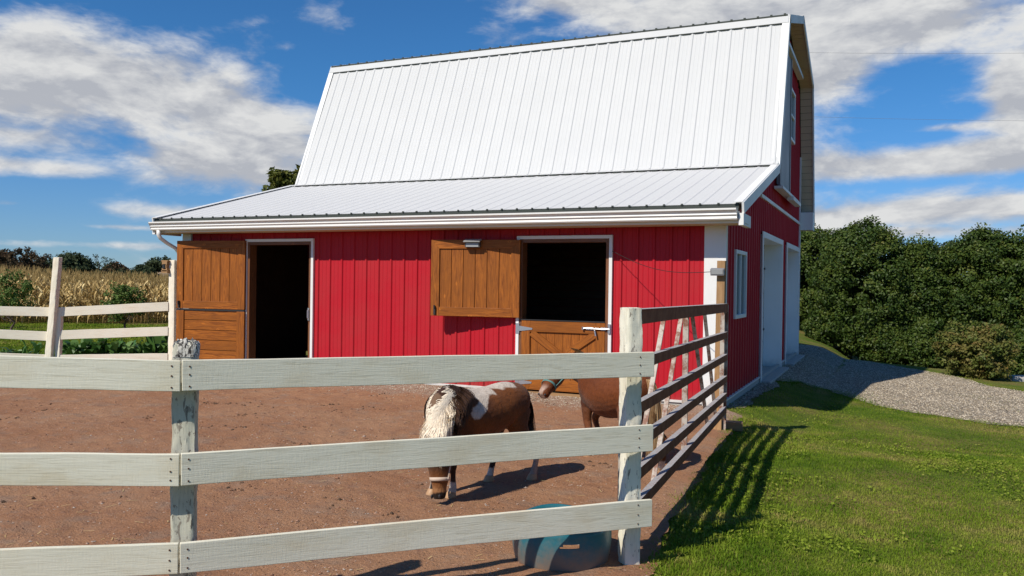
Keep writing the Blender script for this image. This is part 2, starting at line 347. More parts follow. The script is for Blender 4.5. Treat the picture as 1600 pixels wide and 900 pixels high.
def quads_mesh(name, V, nper, tint, m, parent=None, base=None):
    """V: (n*nper,3) array, polygons of nper verts each; tint per polygon"""
    V = np.asarray(V, 'f'); n = len(V) // nper; me = bpy.data.meshes.new(name)
    me.vertices.add(len(V)); me.vertices.foreach_set('co', V.ravel()); me.loops.add(len(V)); me.loops.foreach_set('vertex_index', np.arange(len(V), dtype='i'))
    me.polygons.add(n); me.polygons.foreach_set('loop_start', np.arange(n, dtype='i') * nper); me.update(calc_edges=True)
    a = me.attributes.new('tint', 'FLOAT', 'POINT'); a.data.foreach_set('value', np.repeat(np.clip(tint, 0, 1).astype('f'), nper))
    return link(name, me, m, parent, base)
def copy_tree(o, parent=None):
    c = o.copy(); COL.objects.link(c)
    if parent: c.parent = parent
    for ch in list(o.children): copy_tree(ch, c)
    return c

# ------------------------------------------------------------------ terrain
def sm(a, b, x): x = min(1, max(0, (x - a) / (b - a))); return x * x * (3 - 2 * x)
def vsm(a, b, x): x = np.clip((x - a) / (b - a), 0, 1); return x * x * (3 - 2 * x)
_T = rng.random((256, 256)) * 2 - 1
def vn(x, y):                                                                    # smooth lattice noise, vectorised
    xi = np.floor(x).astype(int); yi = np.floor(y).astype(int); fx = x - xi; fy = y - yi; fx = fx * fx * (3 - 2 * fx); fy = fy * fy * (3 - 2 * fy)
    g = lambda i, j: _T[(xi + i) & 255, (yi + j) & 255]
    return (g(0, 0) * (1 - fx) + g(1, 0) * fx) * (1 - fy) + (g(0, 1) * (1 - fx) + g(1, 1) * fx) * fy
def hnp(x, y):
    """the land: level along the barn, a low mound at the front wall, falling away to the right and behind"""
    x = np.asarray(x, float); y = np.asarray(y, float)
    h = .028 * np.exp(-((y + .1) / .8) ** 2) * vsm(-1.0, -3.2, x) * vsm(-11.5, -9.5, x)
    e = vsm(.04, 1.1, x)
    h = h - .20 * e * vsm(-3.2, .6, y) - .04 * np.clip(x - 1.2, 0, 4) * vsm(-3, 1, y) - .012 * np.clip(y - 2, 0, 14) * e - .085 * np.clip(y - 13.3 + .25 * np.clip(x - 1.5, 0, 9), 0, 9) * vsm(-1.5, 1.0, x)
    h = h + .010 * vn(x * 1.1 + 40, y * 1.1 + 60) * np.clip(np.abs(x) * 2, 0, 1)
    r = np.hypot(x, y)
    return h + np.where(r > 70, .020 * (np.minimum(r, 230) - 70) * (1 + .12 * vn(x * .01 + 90, y * .01 + 90)), 0)
def hz(x, y): return float(hnp(x, y))
def dirt_h(x, y):                                                                # trampled surface of the paddock
    bb = vn(x * 3, y * 3) * .45 + vn(x * 7 + 9, y * 7) * .35 + vn(x * 15, y * 15 + 7) * .3
    return hnp(x, y) + .006 + .034 * (.42 + bb * .6) * np.clip((.62 - .07 * y - x) * 2, 0, 1)
def axis(fine0, fine1, step, far):
    a = [fine0]; st = step
    while a[0] > -far: st *= 1.22; a.insert(0, a[0] - st)
    b = [fine0]
    while b[-1] < fine1: b.append(b[-1] + step)
    st = step
    while b[-1] < far: st *= 1.22; b.append(b[-1] + st)
    return a[:-1] + b
xs = axis(-10, 6, .3, 1500); ys = axis(-9, 12, .3, 1500)
gx_, gy_ = np.meshgrid(xs, ys); nx = len(xs); vs = np.stack([gx_, gy_, hnp(gx_, gy_) - .004], 2).reshape(-1, 3).tolist()
fs = [(j * nx + i, j * nx + i + 1, (j + 1) * nx + i + 1, (j + 1) * nx + i) for j in range(len(ys) - 1) for i in range(nx - 1)]
me = bpy.data.meshes.new('ground'); me.from_pydata(vs, [], fs)
ground = tag(link('ground', me, M['lawn'], smooth=True), kind='structure')
def in_poly(x, y, P):
    c = np.zeros(len(x), bool); j = len(P) - 1
    for i in range(len(P)):
        xi, yi = P[i]; xj, yj = P[j]
        if yi != yj: c ^= ((yi > y) != (yj > y)) & (x < (xj - xi) * (y - yi) / (yj - yi) + xi)
        j = i
    return c
def sheet(name, poly, m, lift, step=.12, jag=.06, fine=None, bump=.0):
    pts = []
    n = len(poly)
    for i in range(n):
        a = Vector(poly[i]); b = Vector(poly[(i + 1) % n]); k = max(1, int((b - a).length / .05))
        for j in range(k):
            p = a.lerp(b, j / k); d = (b - a).normalized(); nn = Vector((-d.y, d.x)) * jag * (noise.fractal((p.x * 1.7, p.y * 1.7, 1.3), .9, 2.1, 3) * 1.4)
            pts.append(p + nn)
    nb = len(pts); edges = [(i, (i + 1) % nb) for i in range(nb)]
    x0 = min(p.x for p in pts); x1 = max(p.x for p in pts); y0 = min(p.y for p in pts); y1 = max(p.y for p in pts)
    qx, qy = np.meshgrid(np.arange(x0, x1, step), np.arange(y0, y1, step)); qx = qx.ravel() + rng.uniform(-.3, .3, qx.size) * step; qy = qy.ravel() + rng.uniform(-.3, .3, qy.size) * step
    ok = in_poly(qx, qy, [(p.x, p.y) for p in pts]); pts += [Vector(q) for q in zip(qx[ok].tolist(), qy[ok].tolist())]
    r = geometry.delaunay_2d_cdt(pts, edges, [], 1, 1e-5)
    ax_ = np.array([tuple(p) for p in r[0]]); zz_ = hnp(ax_[:, 0], ax_[:, 1]) + lift
    if bump: zz_ = dirt_h(ax_[:, 0], ax_[:, 1])
    v3 = np.column_stack([ax_, zz_]).tolist()
    me = bpy.data.meshes.new(name); me.from_pydata(v3, [], [f[::-1] if (r[0][f[1]] - r[0][f[0]]).cross(r[0][f[2]] - r[0][f[0]]) < 0 else f for f in r[2]])
    return tag(link(name, me, m, smooth=True), kind='structure')
dirt_poly = [(-10.6, -.02), (-.0, -.02), (.3, -.35), (.40, -1.9), (.56, -3.85), (.68, -5.5), (.80, -6.4), (.85, -7.3), (-.6, -8.9), (-1.8, -9.3), (-4, -8), (-8, -5.2), (-10.4, -3.4)]
dirt = sheet('dirt_paddock', dirt_poly, M['dirt'], .006, .05, .06, bump=.034)
grav_poly = [(.03, -.1), (.20, .7), (.22, 2.3), (.25, 4.0), (.55, 4.8), (1.0, 4.95), (1.36, 4.4), (1.62, 3.6), (2.0, 3.13), (2.53, 2.86), (3.10, 2.66), (3.72, 2.5), (4.79, 1.9), (8, .6), (8.6, 4), (5.57, 5.63), (5.16, 7.37), (4.46, 8.26), (3.95, 8.90), (3.49, 10.34), (2.88, 11.5), (2.18, 12.40), (1.24, 13.5), (.5, 14.3), (-.6, 14.0), (-.6, 10.5), (.0, 10.45), (.03, 10.0)]
grav = sheet('gravel_drive', grav_poly, M['gravel'], .006, .16, .12)

# ------------------------------------------------------------------ barn
XL, XR = -9.35, 0.0; DEP = 9.9
barn = thing('barn', 'red steel barn with a steep white gambrel roof and a lean-to front', 'barn', (-4.67, 0, 0))
PITCH = .231
def rib_profile(u0, u1, breaks=()):
    """major rib every 0.229 m with two minor ribs between"""
    P = []; k = math.floor(u0 / PITCH) - 1
    while k * PITCH < u1 + PITCH:
        c = k * PITCH
        P += [(c - .026, 0), (c - .011, .019), (c + .011, .019), (c + .026, 0)]
        for m_ in (.077, .154): P += [(c + m_ - .010, 0), (c + m_, .0045), (c + m_ + .010, 0)]
        k += 1
    def off(u):
        for (a, oa), (b, ob) in zip(P, P[1:]):
            if a <= u <= b: return oa + (ob - oa) * (u - a) / max(1e-9, b - a)
        return 0
    us = sorted(set([u0, u1] + [u for u, _ in P if u0 < u < u1] + [b for b in breaks if u0 < b < u1]))
    return [(u, off(u)) for u in us]
def ribbed(mb, o, u, v, n, u0, u1, v0, v1, breaks=(), amp=1.0, vcuts=0):
    o, u, v, n = map(Vector, (o, u, v, n)); f0 = v0 if callable(v0) else (lambda q: v0); f1 = v1 if callable(v1) else (lambda q: v1)
    pr = rib_profile(u0, u1, breaks); vs = []; lc = []
    for q, d in pr:
        for z in (f0(q), f1(q)): vs.append(o + u * q + v * z + n * d * amp); lc.append((z, q, d))
    flip = u.cross(v).dot(n) < 0
    fs = [(2 * i, 2 * i + 2, 2 * i + 3, 2 * i + 1) for i in range(len(pr) - 1)]
    if flip: fs = [f[::-1] for f in fs]
    mb.add(vs, fs, lc)
D1 = (-7.957, -6.545, .02, 2.29); D2 = (-2.935, -1.500, .06, 2.29)     # openings of the front wall (white trim outside edge)
w = MB(); UX, UY, UZ = Vector((1, 0, 0)), Vector((0, 1, 0)), Vector((0, 0, 1))
for a, b_, c, d in [(XL, D1[0], .06, 2.46), (D1[0], D1[1], D1[3], 2.46), (D1[1], D2[0], .06, 2.46), (D2[0], D2[1], D2[3], 2.46), (D2[1], XR, .06, 2.46)]:
    ribbed(w, (0, 0, 0), UX, UZ, -UY, a, b_, c, d)
w.build('front_wall', M['red'], barn)
# gable outline on x = 0
GP = [(0, 2.50), (3.35, 3.48), (4.42, 6.20), (6.95, 6.93), (9.45, 6.13), (9.9, 4.75)]
def gable(y):
    for (a, za_), (b, zb) in zip(GP, GP[1:]):
        if a <= y <= b: return za_ + (zb - za_) * (y - a) / (b - a)
    return GP[-1][1]
br = [p[0] for p in GP]
g = MB()
G1 = (3.42, 6.26, 0, 2.49); G2 = (7.05, 9.62, 0, 2.49); WN = (.74, 1.70, 1.155, 2.12)
for a, b_, lo, hi in [(0, WN[0], .1, gable), (WN[0], WN[1], .1, WN[2]), (WN[0], WN[1], WN[3], gable), (WN[1], G1[0], .1, gable), (G1[0], G1[1], G1[3], gable), (G1[1], G2[0], .1, gable), (G2[0], G2[1], G2[3], gable), (G2[1], DEP, .1, gable)]:
    ribbed(g, (0, 0, 0), UY, UZ, UX, a, b_, lo, hi, br)
g.build('gable_wall', M['red'], barn)
g = MB(); ribbed(g, (XL, 0, 0), UY, UZ, -UX, 0, DEP, .1, gable, br); ribbed(g, (0, DEP, 0), UX, UZ, UY, XL, XR, .1, 4.7); g.build('far_walls', M['red'], barn)
# dark interior: floor, ceiling, lining boards so the openings look into real rooms
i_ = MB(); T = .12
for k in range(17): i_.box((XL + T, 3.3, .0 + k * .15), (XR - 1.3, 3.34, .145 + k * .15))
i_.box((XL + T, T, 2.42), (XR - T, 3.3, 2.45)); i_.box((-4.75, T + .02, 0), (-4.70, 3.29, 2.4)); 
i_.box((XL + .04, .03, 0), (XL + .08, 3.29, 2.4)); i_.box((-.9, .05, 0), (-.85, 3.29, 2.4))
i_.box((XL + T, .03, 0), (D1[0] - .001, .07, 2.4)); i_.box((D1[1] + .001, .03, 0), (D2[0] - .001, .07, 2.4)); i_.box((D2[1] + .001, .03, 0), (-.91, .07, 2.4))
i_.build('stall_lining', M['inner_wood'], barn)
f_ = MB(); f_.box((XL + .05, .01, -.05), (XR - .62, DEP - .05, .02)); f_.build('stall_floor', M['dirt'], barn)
# foundation + base trim
fo = MB(); fo.box((XL, -.012, -.15), (XR, .03, .055)); fo.box((-.03, .0301, -.15), (.02, DEP, .085)); fo.build('foundation', M['concrete'], barn)
def boxes(name, m, parent, lst, **k):
    for lo_c, hi_c in lst: b__ = MB(); b__.box(lo_c, hi_c); b__.build(name, m, parent, **k)
boxes('base_trim', M['trim'], barn, [((XL, -.034, .0552), (D1[0] - .002, -.0015, .085)), ((D1[1] + .002, -.034, .0552), (D2[0] - .002, -.0015, .085)), ((D2[1] + .002, -.034, .0552), (-.25, -.0015, .085)),
    ((.001, .08, .086), (.035, G1[0] - .055, .112)), ((.001, G1[1] + .055, .086), (.035, G2[0] - .055, .112))])
boxes('belt_trim', M['trim'], barn, [((.001, 3.2, 3.09), (.042, DEP - .08, 3.15))])
ct = MB(); ct.box((-.245, -.036, .0), (.012, -.001, 2.43)); ct.box((.0121, -.036, .0), (.036, .075, 2.50)); ct.build('corner_trim', M['trim'], barn)
boxes('corner_trim', M['trim'], barn, [((XL - .03, -.036, .0), (XL + .17, -.001, 2.43)), ((.001, DEP - .07, 0), (.04, DEP + .035, 4.7))])
# roof panels (top surfaces) -----------------------------------------------------------
RX0, RX1 = -9.66, .31; RU = -9.52                     # the tall roof stops closer to the left gable than the lean-to does
EV = Vector((0, -.42, 2.635)); J = Vector((0, 3.18, 3.60)); K = Vector((0, 4.38, 6.40)); PK = Vector((0, 6.95, 7.13)); BK = Vector((0, 9.55, 6.33)); BB = Vector((0, 10.42, 3.15))
def roof(name, a, b, m, amp=1.25, drop=0):
    x0_ = RX0 if name == 'lean_to_roof' else RU
    d = (b - a); L = d.length; d = d.normalized(); n = UX.cross(d).normalized(); r = MB()
    ribbed(r, a, UX, d, n, x0_ + .02, RX1 - .02, 0, L, amp=amp); o = r.build(name, m, barn)
    return o
roof('lean_to_roof', EV, J + Vector((0, .05, .014)), M['whiteroof'], .42)
roof('steep_front_roof', J + Vector((0, -.02, .03)), K, M['whiteroof'], .7)
roof('upper_front_roof', K + Vector((0, -.035, .005)), PK, M['whiteroof']); roof('upper_back_roof', PK, BK, M['whiteroof']); roof('steep_back_roof', BK, BB, M['whiteroof'])
# decks under the metal + soffits (beige boarded) at the rakes
def deck(mb, a, b, x0, x1, th, dn=.006):
    d = (b - a); L = d.length; d = d.normalized(); n = UX.cross(d).normalized()
    mb.obox(Vector(((x0 + x1) / 2, 0, 0)) + (a + b) / 2 - n * (dn + th / 2), UX, d, n, (x1 - x0) / 2, L / 2, th / 2)
dk = MB()
for a, b_ in ((EV + Vector((0, .05, .005)), J), (J, K), (K, PK), (PK, BK), (BK, BB)): deck(dk, a, b_, (RX0 if a.z < 3 else RU) + .04, RX1 - .04, .07)
dk.build('roof_deck', M['inner_wood'], barn)
M['soffit'] = mat('tan_soffit', rough=.6, fn=metal_paint((.60, .48, .33), .55, (.4, .34, .26), .2))
for sx in (.16, XL - .16):
    for a, b_ in ((EV + Vector((0, .1, .028)), J), (J + Vector((0, .05, .1)), K), (K, PK), (PK, BK), (BK, BB)):
        if sx < 0 and a.z > 3: continue
        so = MB(); d = (b_ - a); L = d.length; d = d.normalized(); n = UX.cross(d).normalized(); k = int(L / .15)
        for i in range(k):
            so.obox(Vector((sx, 0, 0)) + a + d * (i + .5) * L / k - n * .088, UX, d, n, .135, L / k / 2 - .004, .006)
        so.build('rake_soffit', M['soffit'], barn)
so = MB()
for i in range(66):                                                            # eave soffit, level boards
    x = RX0 + .08 + i * .15
    so.box((x, -.36, 2.395), (x + .146, -.04, 2.405))
so.build('eave_soffit', M['soffit'], barn)
for xx in (RX1 - .018, RX0 + .018):
    fa = MB(); s_ = 1 if xx > 0 else -1
    for a, b_ in ((EV + Vector((0, -.02, .0)), J), (J, K), (K, PK), (PK, BK), (BK, BB)):
        d = (b_ - a); L = d.length; d = d.normalized(); n = UX.cross(d).normalized()
        xx = (RX1 - .018) if s_ > 0 else ((RX0 if a.z < 3 else RU) + .018)
        fa.obox(Vector((xx + s_ * .012, 0, 0)) + (a + b_) / 2 - n * .052, d, UX, n, L / 2 + .012, .014, .072)
        fa.obox(Vector((xx - s_ * .045, 0, 0)) + (a + b_) / 2 + n * .024, d, UX, n, L / 2 + .01, .055, .005)   # rake cap over the sheet edge
    fa.build('rake_fascia', M['trim'], barn)
boxes('eave_fascia', M['trim'], barn, [((RX0 + .056, -.385, 2.40), (RX1 - .056, -.36, 2.55))])
boxes('eave_return', M['trim'], barn, [((RX1 - .055, -.44, 2.37), (RX1 + .004, .16, 2.52)), ((RX0 - .004, -.44, 2.37), (RX0 + .055, .16, 2.52)), ((RX1 - .30, 9.95, 2.98), (RX1, 10.42, 3.40))])
cl = MB(); cl.box((RX0 + .02, -.415, 2.55), (RX1 - .06, -.40, 2.640))
for s_ in range(44):                                                           # foam plugs standing in every rib
    x = (math.floor(RX0 / PITCH) + 1 + s_) * PITCH
    if x < RX1 - .04: cl.box((x - .014, -.428, 2.634), (x + .014, -.416, 2.655))
cl.build('eave_closure', M['closure'], barn)
rc = MB(); d = (K - J).normalized(); n = UX.cross(d).normalized()
rc.obox(Vector(((RU + RX1) / 2, 0, 0)) + K + d * -.08 + n * .032, UX, d, n, (RX1 - RU) / 2 - .01, .09, .004)
d2 = (J - EV).normalized(); n2 = UX.cross(d2).normalized()
rc.obox(Vector(((RU + RX1) / 2, 0, 0)) + J + d * .03 + n * .030, UX, d, n, (RX1 - RU) / 2 - .01, .03, .003)
rc.obox(Vector(((RU + RX1) / 2, 0, 0)) + J - d2 * .07 + n2 * .034 , UX, d2, n2, (RX1 - RU) / 2 - .01, .07, .003)
rc.obox(Vector(((RU + RX1) / 2, 0, 0)) + PK + Vector((0, -.1, .005)), UX, (0, 1, .28), (0, -.28, 1), (RX1 - RU) / 2, .12, .006)
rc.obox(Vector(((RU + RX1) / 2, 0, 0)) + PK + Vector((0, .1, .005)), UX, (0, 1, -.3), (0, .3, 1), (RX1 - RU) / 2, .12, .006)
rc.build('roof_flashing', M['whiteroof'], barn)
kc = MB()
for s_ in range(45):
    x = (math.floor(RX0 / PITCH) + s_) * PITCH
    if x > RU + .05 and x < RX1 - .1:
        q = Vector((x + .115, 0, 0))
        kc.obox(q + K - d * .178 + n * .013, UX, d, n, .075, .005, .012)             # dark closure under the knee flashing
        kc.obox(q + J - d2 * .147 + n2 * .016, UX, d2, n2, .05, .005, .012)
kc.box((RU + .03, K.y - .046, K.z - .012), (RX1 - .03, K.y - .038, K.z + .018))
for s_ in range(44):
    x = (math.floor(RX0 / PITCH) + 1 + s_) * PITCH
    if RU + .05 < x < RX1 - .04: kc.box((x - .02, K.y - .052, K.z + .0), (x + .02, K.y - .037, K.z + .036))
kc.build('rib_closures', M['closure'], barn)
# gutter: K-profile swept along x
gut = MB(); GZ = .012; prof = [(-.395, 2.592), (-.395, 2.455), (-.42, 2.435), (-.475, 2.435), (-.487, 2.452), (-.480, 2.478), (-.502, 2.500), (-.496, 2.522), (-.522, 2.552), (-.534, 2.556), (-.534, 2.578), (-.524, 2.578), (-.522, 2.566), (-.505, 2.562), (-.48, 2.51), (-.47, 2.45), (-.41, 2.45), (-.403, 2.592)]
gx0, gx1 = RX0 - .0, RX1 - .07
vs = [(x, y, z) for x in (gx0, gx1) for y, z in prof]; k = len(prof)
gut.add(vs, [(i, (i + 1) % k, (i + 1) % k + k, i + k) for i in range(k)])
gp = [(-.395, 2.592), (-.395, 2.455), (-.42, 2.435), (-.475, 2.435), (-.502, 2.5), (-.534, 2.556), (-.534, 2.578)]
for x, f in ((gx0, 1), (gx1, -1)):
    vv = [(x, y, z) for y, z in gp] + [(x + .004 * f, y, z) for y, z in gp]; kk = len(gp)
    gut.add(vv, [tuple(range(kk)), tuple(range(2 * kk - 1, kk - 1, -1))] + [(i, (i + 1) % kk, (i + 1) % kk + kk, i + kk) for i in range(kk)])
gut.build('gutter', M['gutter'], barn)
dsx = -9.40
dp = MB(); dp.tube([(-9.50, -.455, 2.44), (-9.50, -.455, 2.36), (-9.49, -.42, 2.30), (-9.46, -.30, 2.22), (-9.42, -.15, 2.14), (-9.405, -.09, 2.06), (-9.40, -.075, 1.9), (-9.40, -.07, .25), (-9.44, -.12, .12)], .040, 10, flat=.75)
dp.build('downspout', M['gutter'], barn, smooth=True)
# --- door trims (white) and wooden jambs
def opening(D):
    a, b_, lo, hi = D; f = MB(); tw = .045
    f.box((a, -.04, lo), (a + tw, -.0015, hi)); f.box((b_ - tw, -.04, lo), (b_, -.0015, hi)); f.box((a + tw, -.04, hi - tw), (b_ - tw, -.0015, hi))
    fr = f.build('door_frame', M['trim'], barn)
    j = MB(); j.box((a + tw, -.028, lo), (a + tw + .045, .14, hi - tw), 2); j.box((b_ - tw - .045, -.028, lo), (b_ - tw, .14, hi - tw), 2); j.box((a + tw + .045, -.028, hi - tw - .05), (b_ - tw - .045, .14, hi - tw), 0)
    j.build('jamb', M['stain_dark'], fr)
    return fr
opening(D1); opening(D2)
def sub(name, label=None, parent=None):
    o = bpy.data.objects.new(name, None); COL.objects.link(o); o.parent = parent; BASE[o.name] = base_of(parent)
    if label: o['label'] = label
    return o
def leaf_top(P, u, n, wdt, z0, z1, nplank, m, name, label):
    """framed upper leaf: P = bottom hinge-free corner on wall line, u along width, n outward"""
    P, u, n = Vector(P), Vector(u).normalized(), Vector(n).normalized(); fwid = .13; th = .022
    pan = MB(); inner = wdt - 2 * fwid; ww = inner / nplank
    pan.obox(P + u * wdt / 2 + UZ * (z0 + z1) / 2 - n * .012, UZ, u, n, (z1 - z0) / 2, wdt / 2, .009)
    for i in range(nplank):
        pan.obox(P + u * (fwid + (i + .5) * ww) + UZ * (z0 + z1) / 2 + n * .006, UZ, u, n, (z1 - z0) / 2 - .05, ww / 2 - .005, .008)
    o = pan.build(name, m, barn); o['label'] = label
    H = z1 - z0; q = fwid
    for poly in ([(0, 0), (q, 0), (q, H - q), (0, H)], [(wdt - q, 0), (wdt, 0), (wdt, H), (wdt - q, H - q)]):
        f = MB(); f.prism(poly, P + UZ * z0, u, UZ, n, th + .012); r1_ = random.random() * 5; f.lc = [(a_ + r1_, b_ + r1_, c) for a_, b_, c in f.lc]; f.build('stile', m, o, bevel=.003)
    for poly in ([(0, H), (q, H - q), (wdt - q, H - q), (wdt, H)], [(q, 0), (wdt - q, 0), (wdt - q, q), (q, q)]):
        f = MB(); f.prism(poly, P + UZ * z0, u, UZ, n, th + .011); f.lc = [(b_, a_ + 3, c) for a_, b_, c in f.lc]; f.build('rail', m, o, bevel=.003)
    return o
# left door: both leaves swung back against the wall
hl = Vector((-7.93, -.05, 0)); ang = math.radians(7.5); ul = Vector((math.cos(ang), math.sin(ang), 0)); nl = Vector((math.sin(ang), -math.cos(ang), 0)); WL = 1.36
o = leaf_top(hl - ul * WL, ul, nl, WL, 1.10, 2.265, 6, M['stain'], 'upper_door_leaf', 'framed upper leaf of the left stable door swung open')
h = MB(); h.obox(hl - ul * (WL - .06) + UZ * 1.17 + nl * .05, UZ, ul, nl, .06, .014, .01); h.obox(hl - ul * (WL - .06) + UZ * 1.2 + nl * .065, UZ, ul, nl, .028, .008, .012); h.build('latch', M['black'], o)
lo_ = MB(); P0 = hl - ul * WL
lo_.obox(P0 + ul * WL / 2 + UZ * .56 - nl * .012, ul, UZ, nl, WL / 2, .51, .009)
for k in range(6): lo_.obox(P0 + ul * WL / 2 + UZ * (.14 + k * .17) + nl * .006, ul, UZ, nl, WL / 2 - .15, .0795, .008)
o = lo_.build('lower_door_leaf', M['stain'], barn)
for q in (.075, WL - .075): f = MB(); f.obox(P0 + ul * q + UZ * .56 + nl * .015, UZ, ul, nl, .505, .075, .018); f.build('stile', M['stain'], o, bevel=.003)
f = MB(); f.obox(P0 + ul * WL / 2 + UZ * 1.082 + nl * .018, ul, UZ, nl, WL / 2 - .01, .014, .012); f.build('astragal', M['black'], o)
# latch on right jamb of the left opening
f = MB(); f.tube([(D1[1] - .075, -.045, .98), (D1[1] - .075, -.07, 1.0), (D1[1] - .075, -.07, 1.12), (D1[1] - .075, -.045, 1.14)], .009, 8); f.box((D1[1] - .09, -.05, .96), (D1[1] - .06, -.0405, 1.16)); f.build('jamb_latch', M['steel'], barn)
# right door: upper leaf swung back on the wall, lower leaf shut
hr = Vector((-2.87, -.05, 0)); ar = math.radians(8.5); ur = Vector((math.cos(ar), math.sin(ar), 0)); nr = Vector((math.sin(ar), -math.cos(ar), 0)); WR = 1.36
o = leaf_top(hr - ur * WR, ur, nr, WR, 1.115, 2.235, 6, M['stain'], 'upper_door_leaf', 'framed upper leaf of the right stable door with lamp')
h = MB(); q = hr - ur * (WR - .07); h.obox(q + UZ * 1.19 + nr * .05, UZ, ur, nr, .06, .014, .01); h.obox(q + UZ * 1.25 + nr * .06, UZ, ur, nr, .02, .008, .016); h.build('latch', M['black'], o)
lamp = thing('solar_lamp', 'small bronze lamp fixed to the open upper half door', 'lamp', tuple(hr - ur * .70 + UZ * 2.17 + nr * .04))
c = hr - ur * .70 + UZ * 2.185 + nr * .04
f = MB(); f.obox(c + nr * .03 - UZ * .02, ur, nr, UZ, .115, .03, .045); f.build('case', M['bronze'], lamp, bevel=.006)
f = MB(); f.obox(c + nr * .05 + UZ * .035, ur, (nr + UZ * -.35), (UZ + nr * .35), .125, .06, .006); f.build('solar_panel', M['lens'], lamp)
f = MB(); f.obox(c + nr * .064 - UZ * .03, ur, nr, UZ, .095, .003, .026); f.build('lens', M['lens'], lamp)
# lower leaf
o_ = MB(); a, b_ = D2[0] + .092, D2[1] - .092; zb, zt = .09, 1.08
for k in range(10):
    ww = (b_ - a) / 10; o_.box((a + k * ww + .002, -.012, zb), (a + (k + 1) * ww - .002, .012, zt), 2)
lowleaf = o_.build('lower_door_leaf', M['stain'], barn); lowleaf['label'] = 'closed lower half door with crossed braces'
f = MB(); y0, y1 = -.038, -.0125
f.box((a, y0, zb), (a + .13, y1, zt), 2); f.box((b_ - .13, y0, zb), (b_, y1, zt), 2); f.box((a + .131, y0, zt - .16), (b_ - .131, y1 - .0, zt), 0); f.box((a + .131, y0, zb), (b_ - .131, y1, zb + .16), 0)
f.build('leaf_frame', M['stain'], lowleaf, bevel=.003)
f = MB(); p1, p2 = Vector((a + .15, -.025, zt - .17)), Vector((b_ - .15, -.025, zb + .17)); p3, p4 = Vector((b_ - .15, -.0245, zt - .17)), Vector((a + .15, -.0245, zb + .17))
f.beam(p1, p2, .022, .10, (0, 0, 1)); mid = (p3 + p4) / 2; dd = (p4 - p3).normalized(); f.beam(p3, mid - dd * .09, .022, .10); f.beam(mid + dd * .09, p4, .022, .10); f.build('cross_brace', M['stain'], lowleaf)
f = MB(); f.box((a - .03, -.045, zt + .001), (b_ + .0, .02, zt + .014)); f.build('edge_guard', M['black'], lowleaf)
for z in (zt - .12, zb + .10):
    f = MB(); f.box((a - .09, -.046, z - .075), (a - .035, -.0405, z + .075))
    f.prism([(0, -.038), (.20, -.012), (.205, .012), (0, .038)], (a - .034, -.0395, z), UX, UZ, (0, -1, 0), .005); f.v = f.v; f.build('strap_hinge', M['steel'], lowleaf)
f = MB(); z = zt - .085
f.tube([(b_ - .30, -.058, z), (b_ + .07, -.058, z)], .010, 8); f.box((b_ - .27, -.052, z - .02), (b_ - .17, -.0385, z + .02)); f.box((b_ - .05, -.052, z - .02), (b_ + .02, -.0385, z + .02)); f.box((b_ + .05, -.06, z - .06), (b_ + .085, -.0405, z + .07))
f.tube([(b_ - .14, -.06, z), (b_ - .13, -.085, z - .03), (b_ - .115, -.085, z - .10)], .011, 8); f.tube([(b_ - .31, -.06, z - .02), (b_ - .31, -.06, z + .02)], .016, 8)
f.build('slide_bolt', M['steel'], lowleaf)
f = MB(); f.box((D2[0] + .01, -.07, -.02), (D2[1] - .01, .06, .065)); f.build('wood_sill', M['rawwood'], barn)
# side window
def window(y0, y1, z0, z1, x=.0, hung=False):
    f = MB(); t_ = .055
    f.box((x - .03, y0, z0), (x + .045, y0 + t_, z1)); f.box((x - .03, y1 - t_, z0), (x + .045, y1, z1)); f.box((x - .03, y0 + t_, z0), (x + .045, y1 - t_, z0 + t_)); f.box((x - .03, y0 + t_, z1 - t_), (x + .045, y1 - t_, z1))
    if hung: f.box((x - .02, y0 + t_, (z0 + z1) / 2 - .02), (x + .035, y1 - t_, (z0 + z1) / 2 + .02))
    else: f.box((x - .02, (y0 + y1) / 2 - .02, z0 + t_), (x + .035, (y0 + y1) / 2 + .02, z1 - t_))
    o = f.build('window', M['vinyl'], barn, bevel=.004)
    p = MB(); p.box((x - .012, y0 + t_ - .01, z0 + t_ - .01), (x + .008, y1 - t_ + .01, z1 - t_ + .01)); p.build('pane', M['glass'], o); return o
window(*WN); 
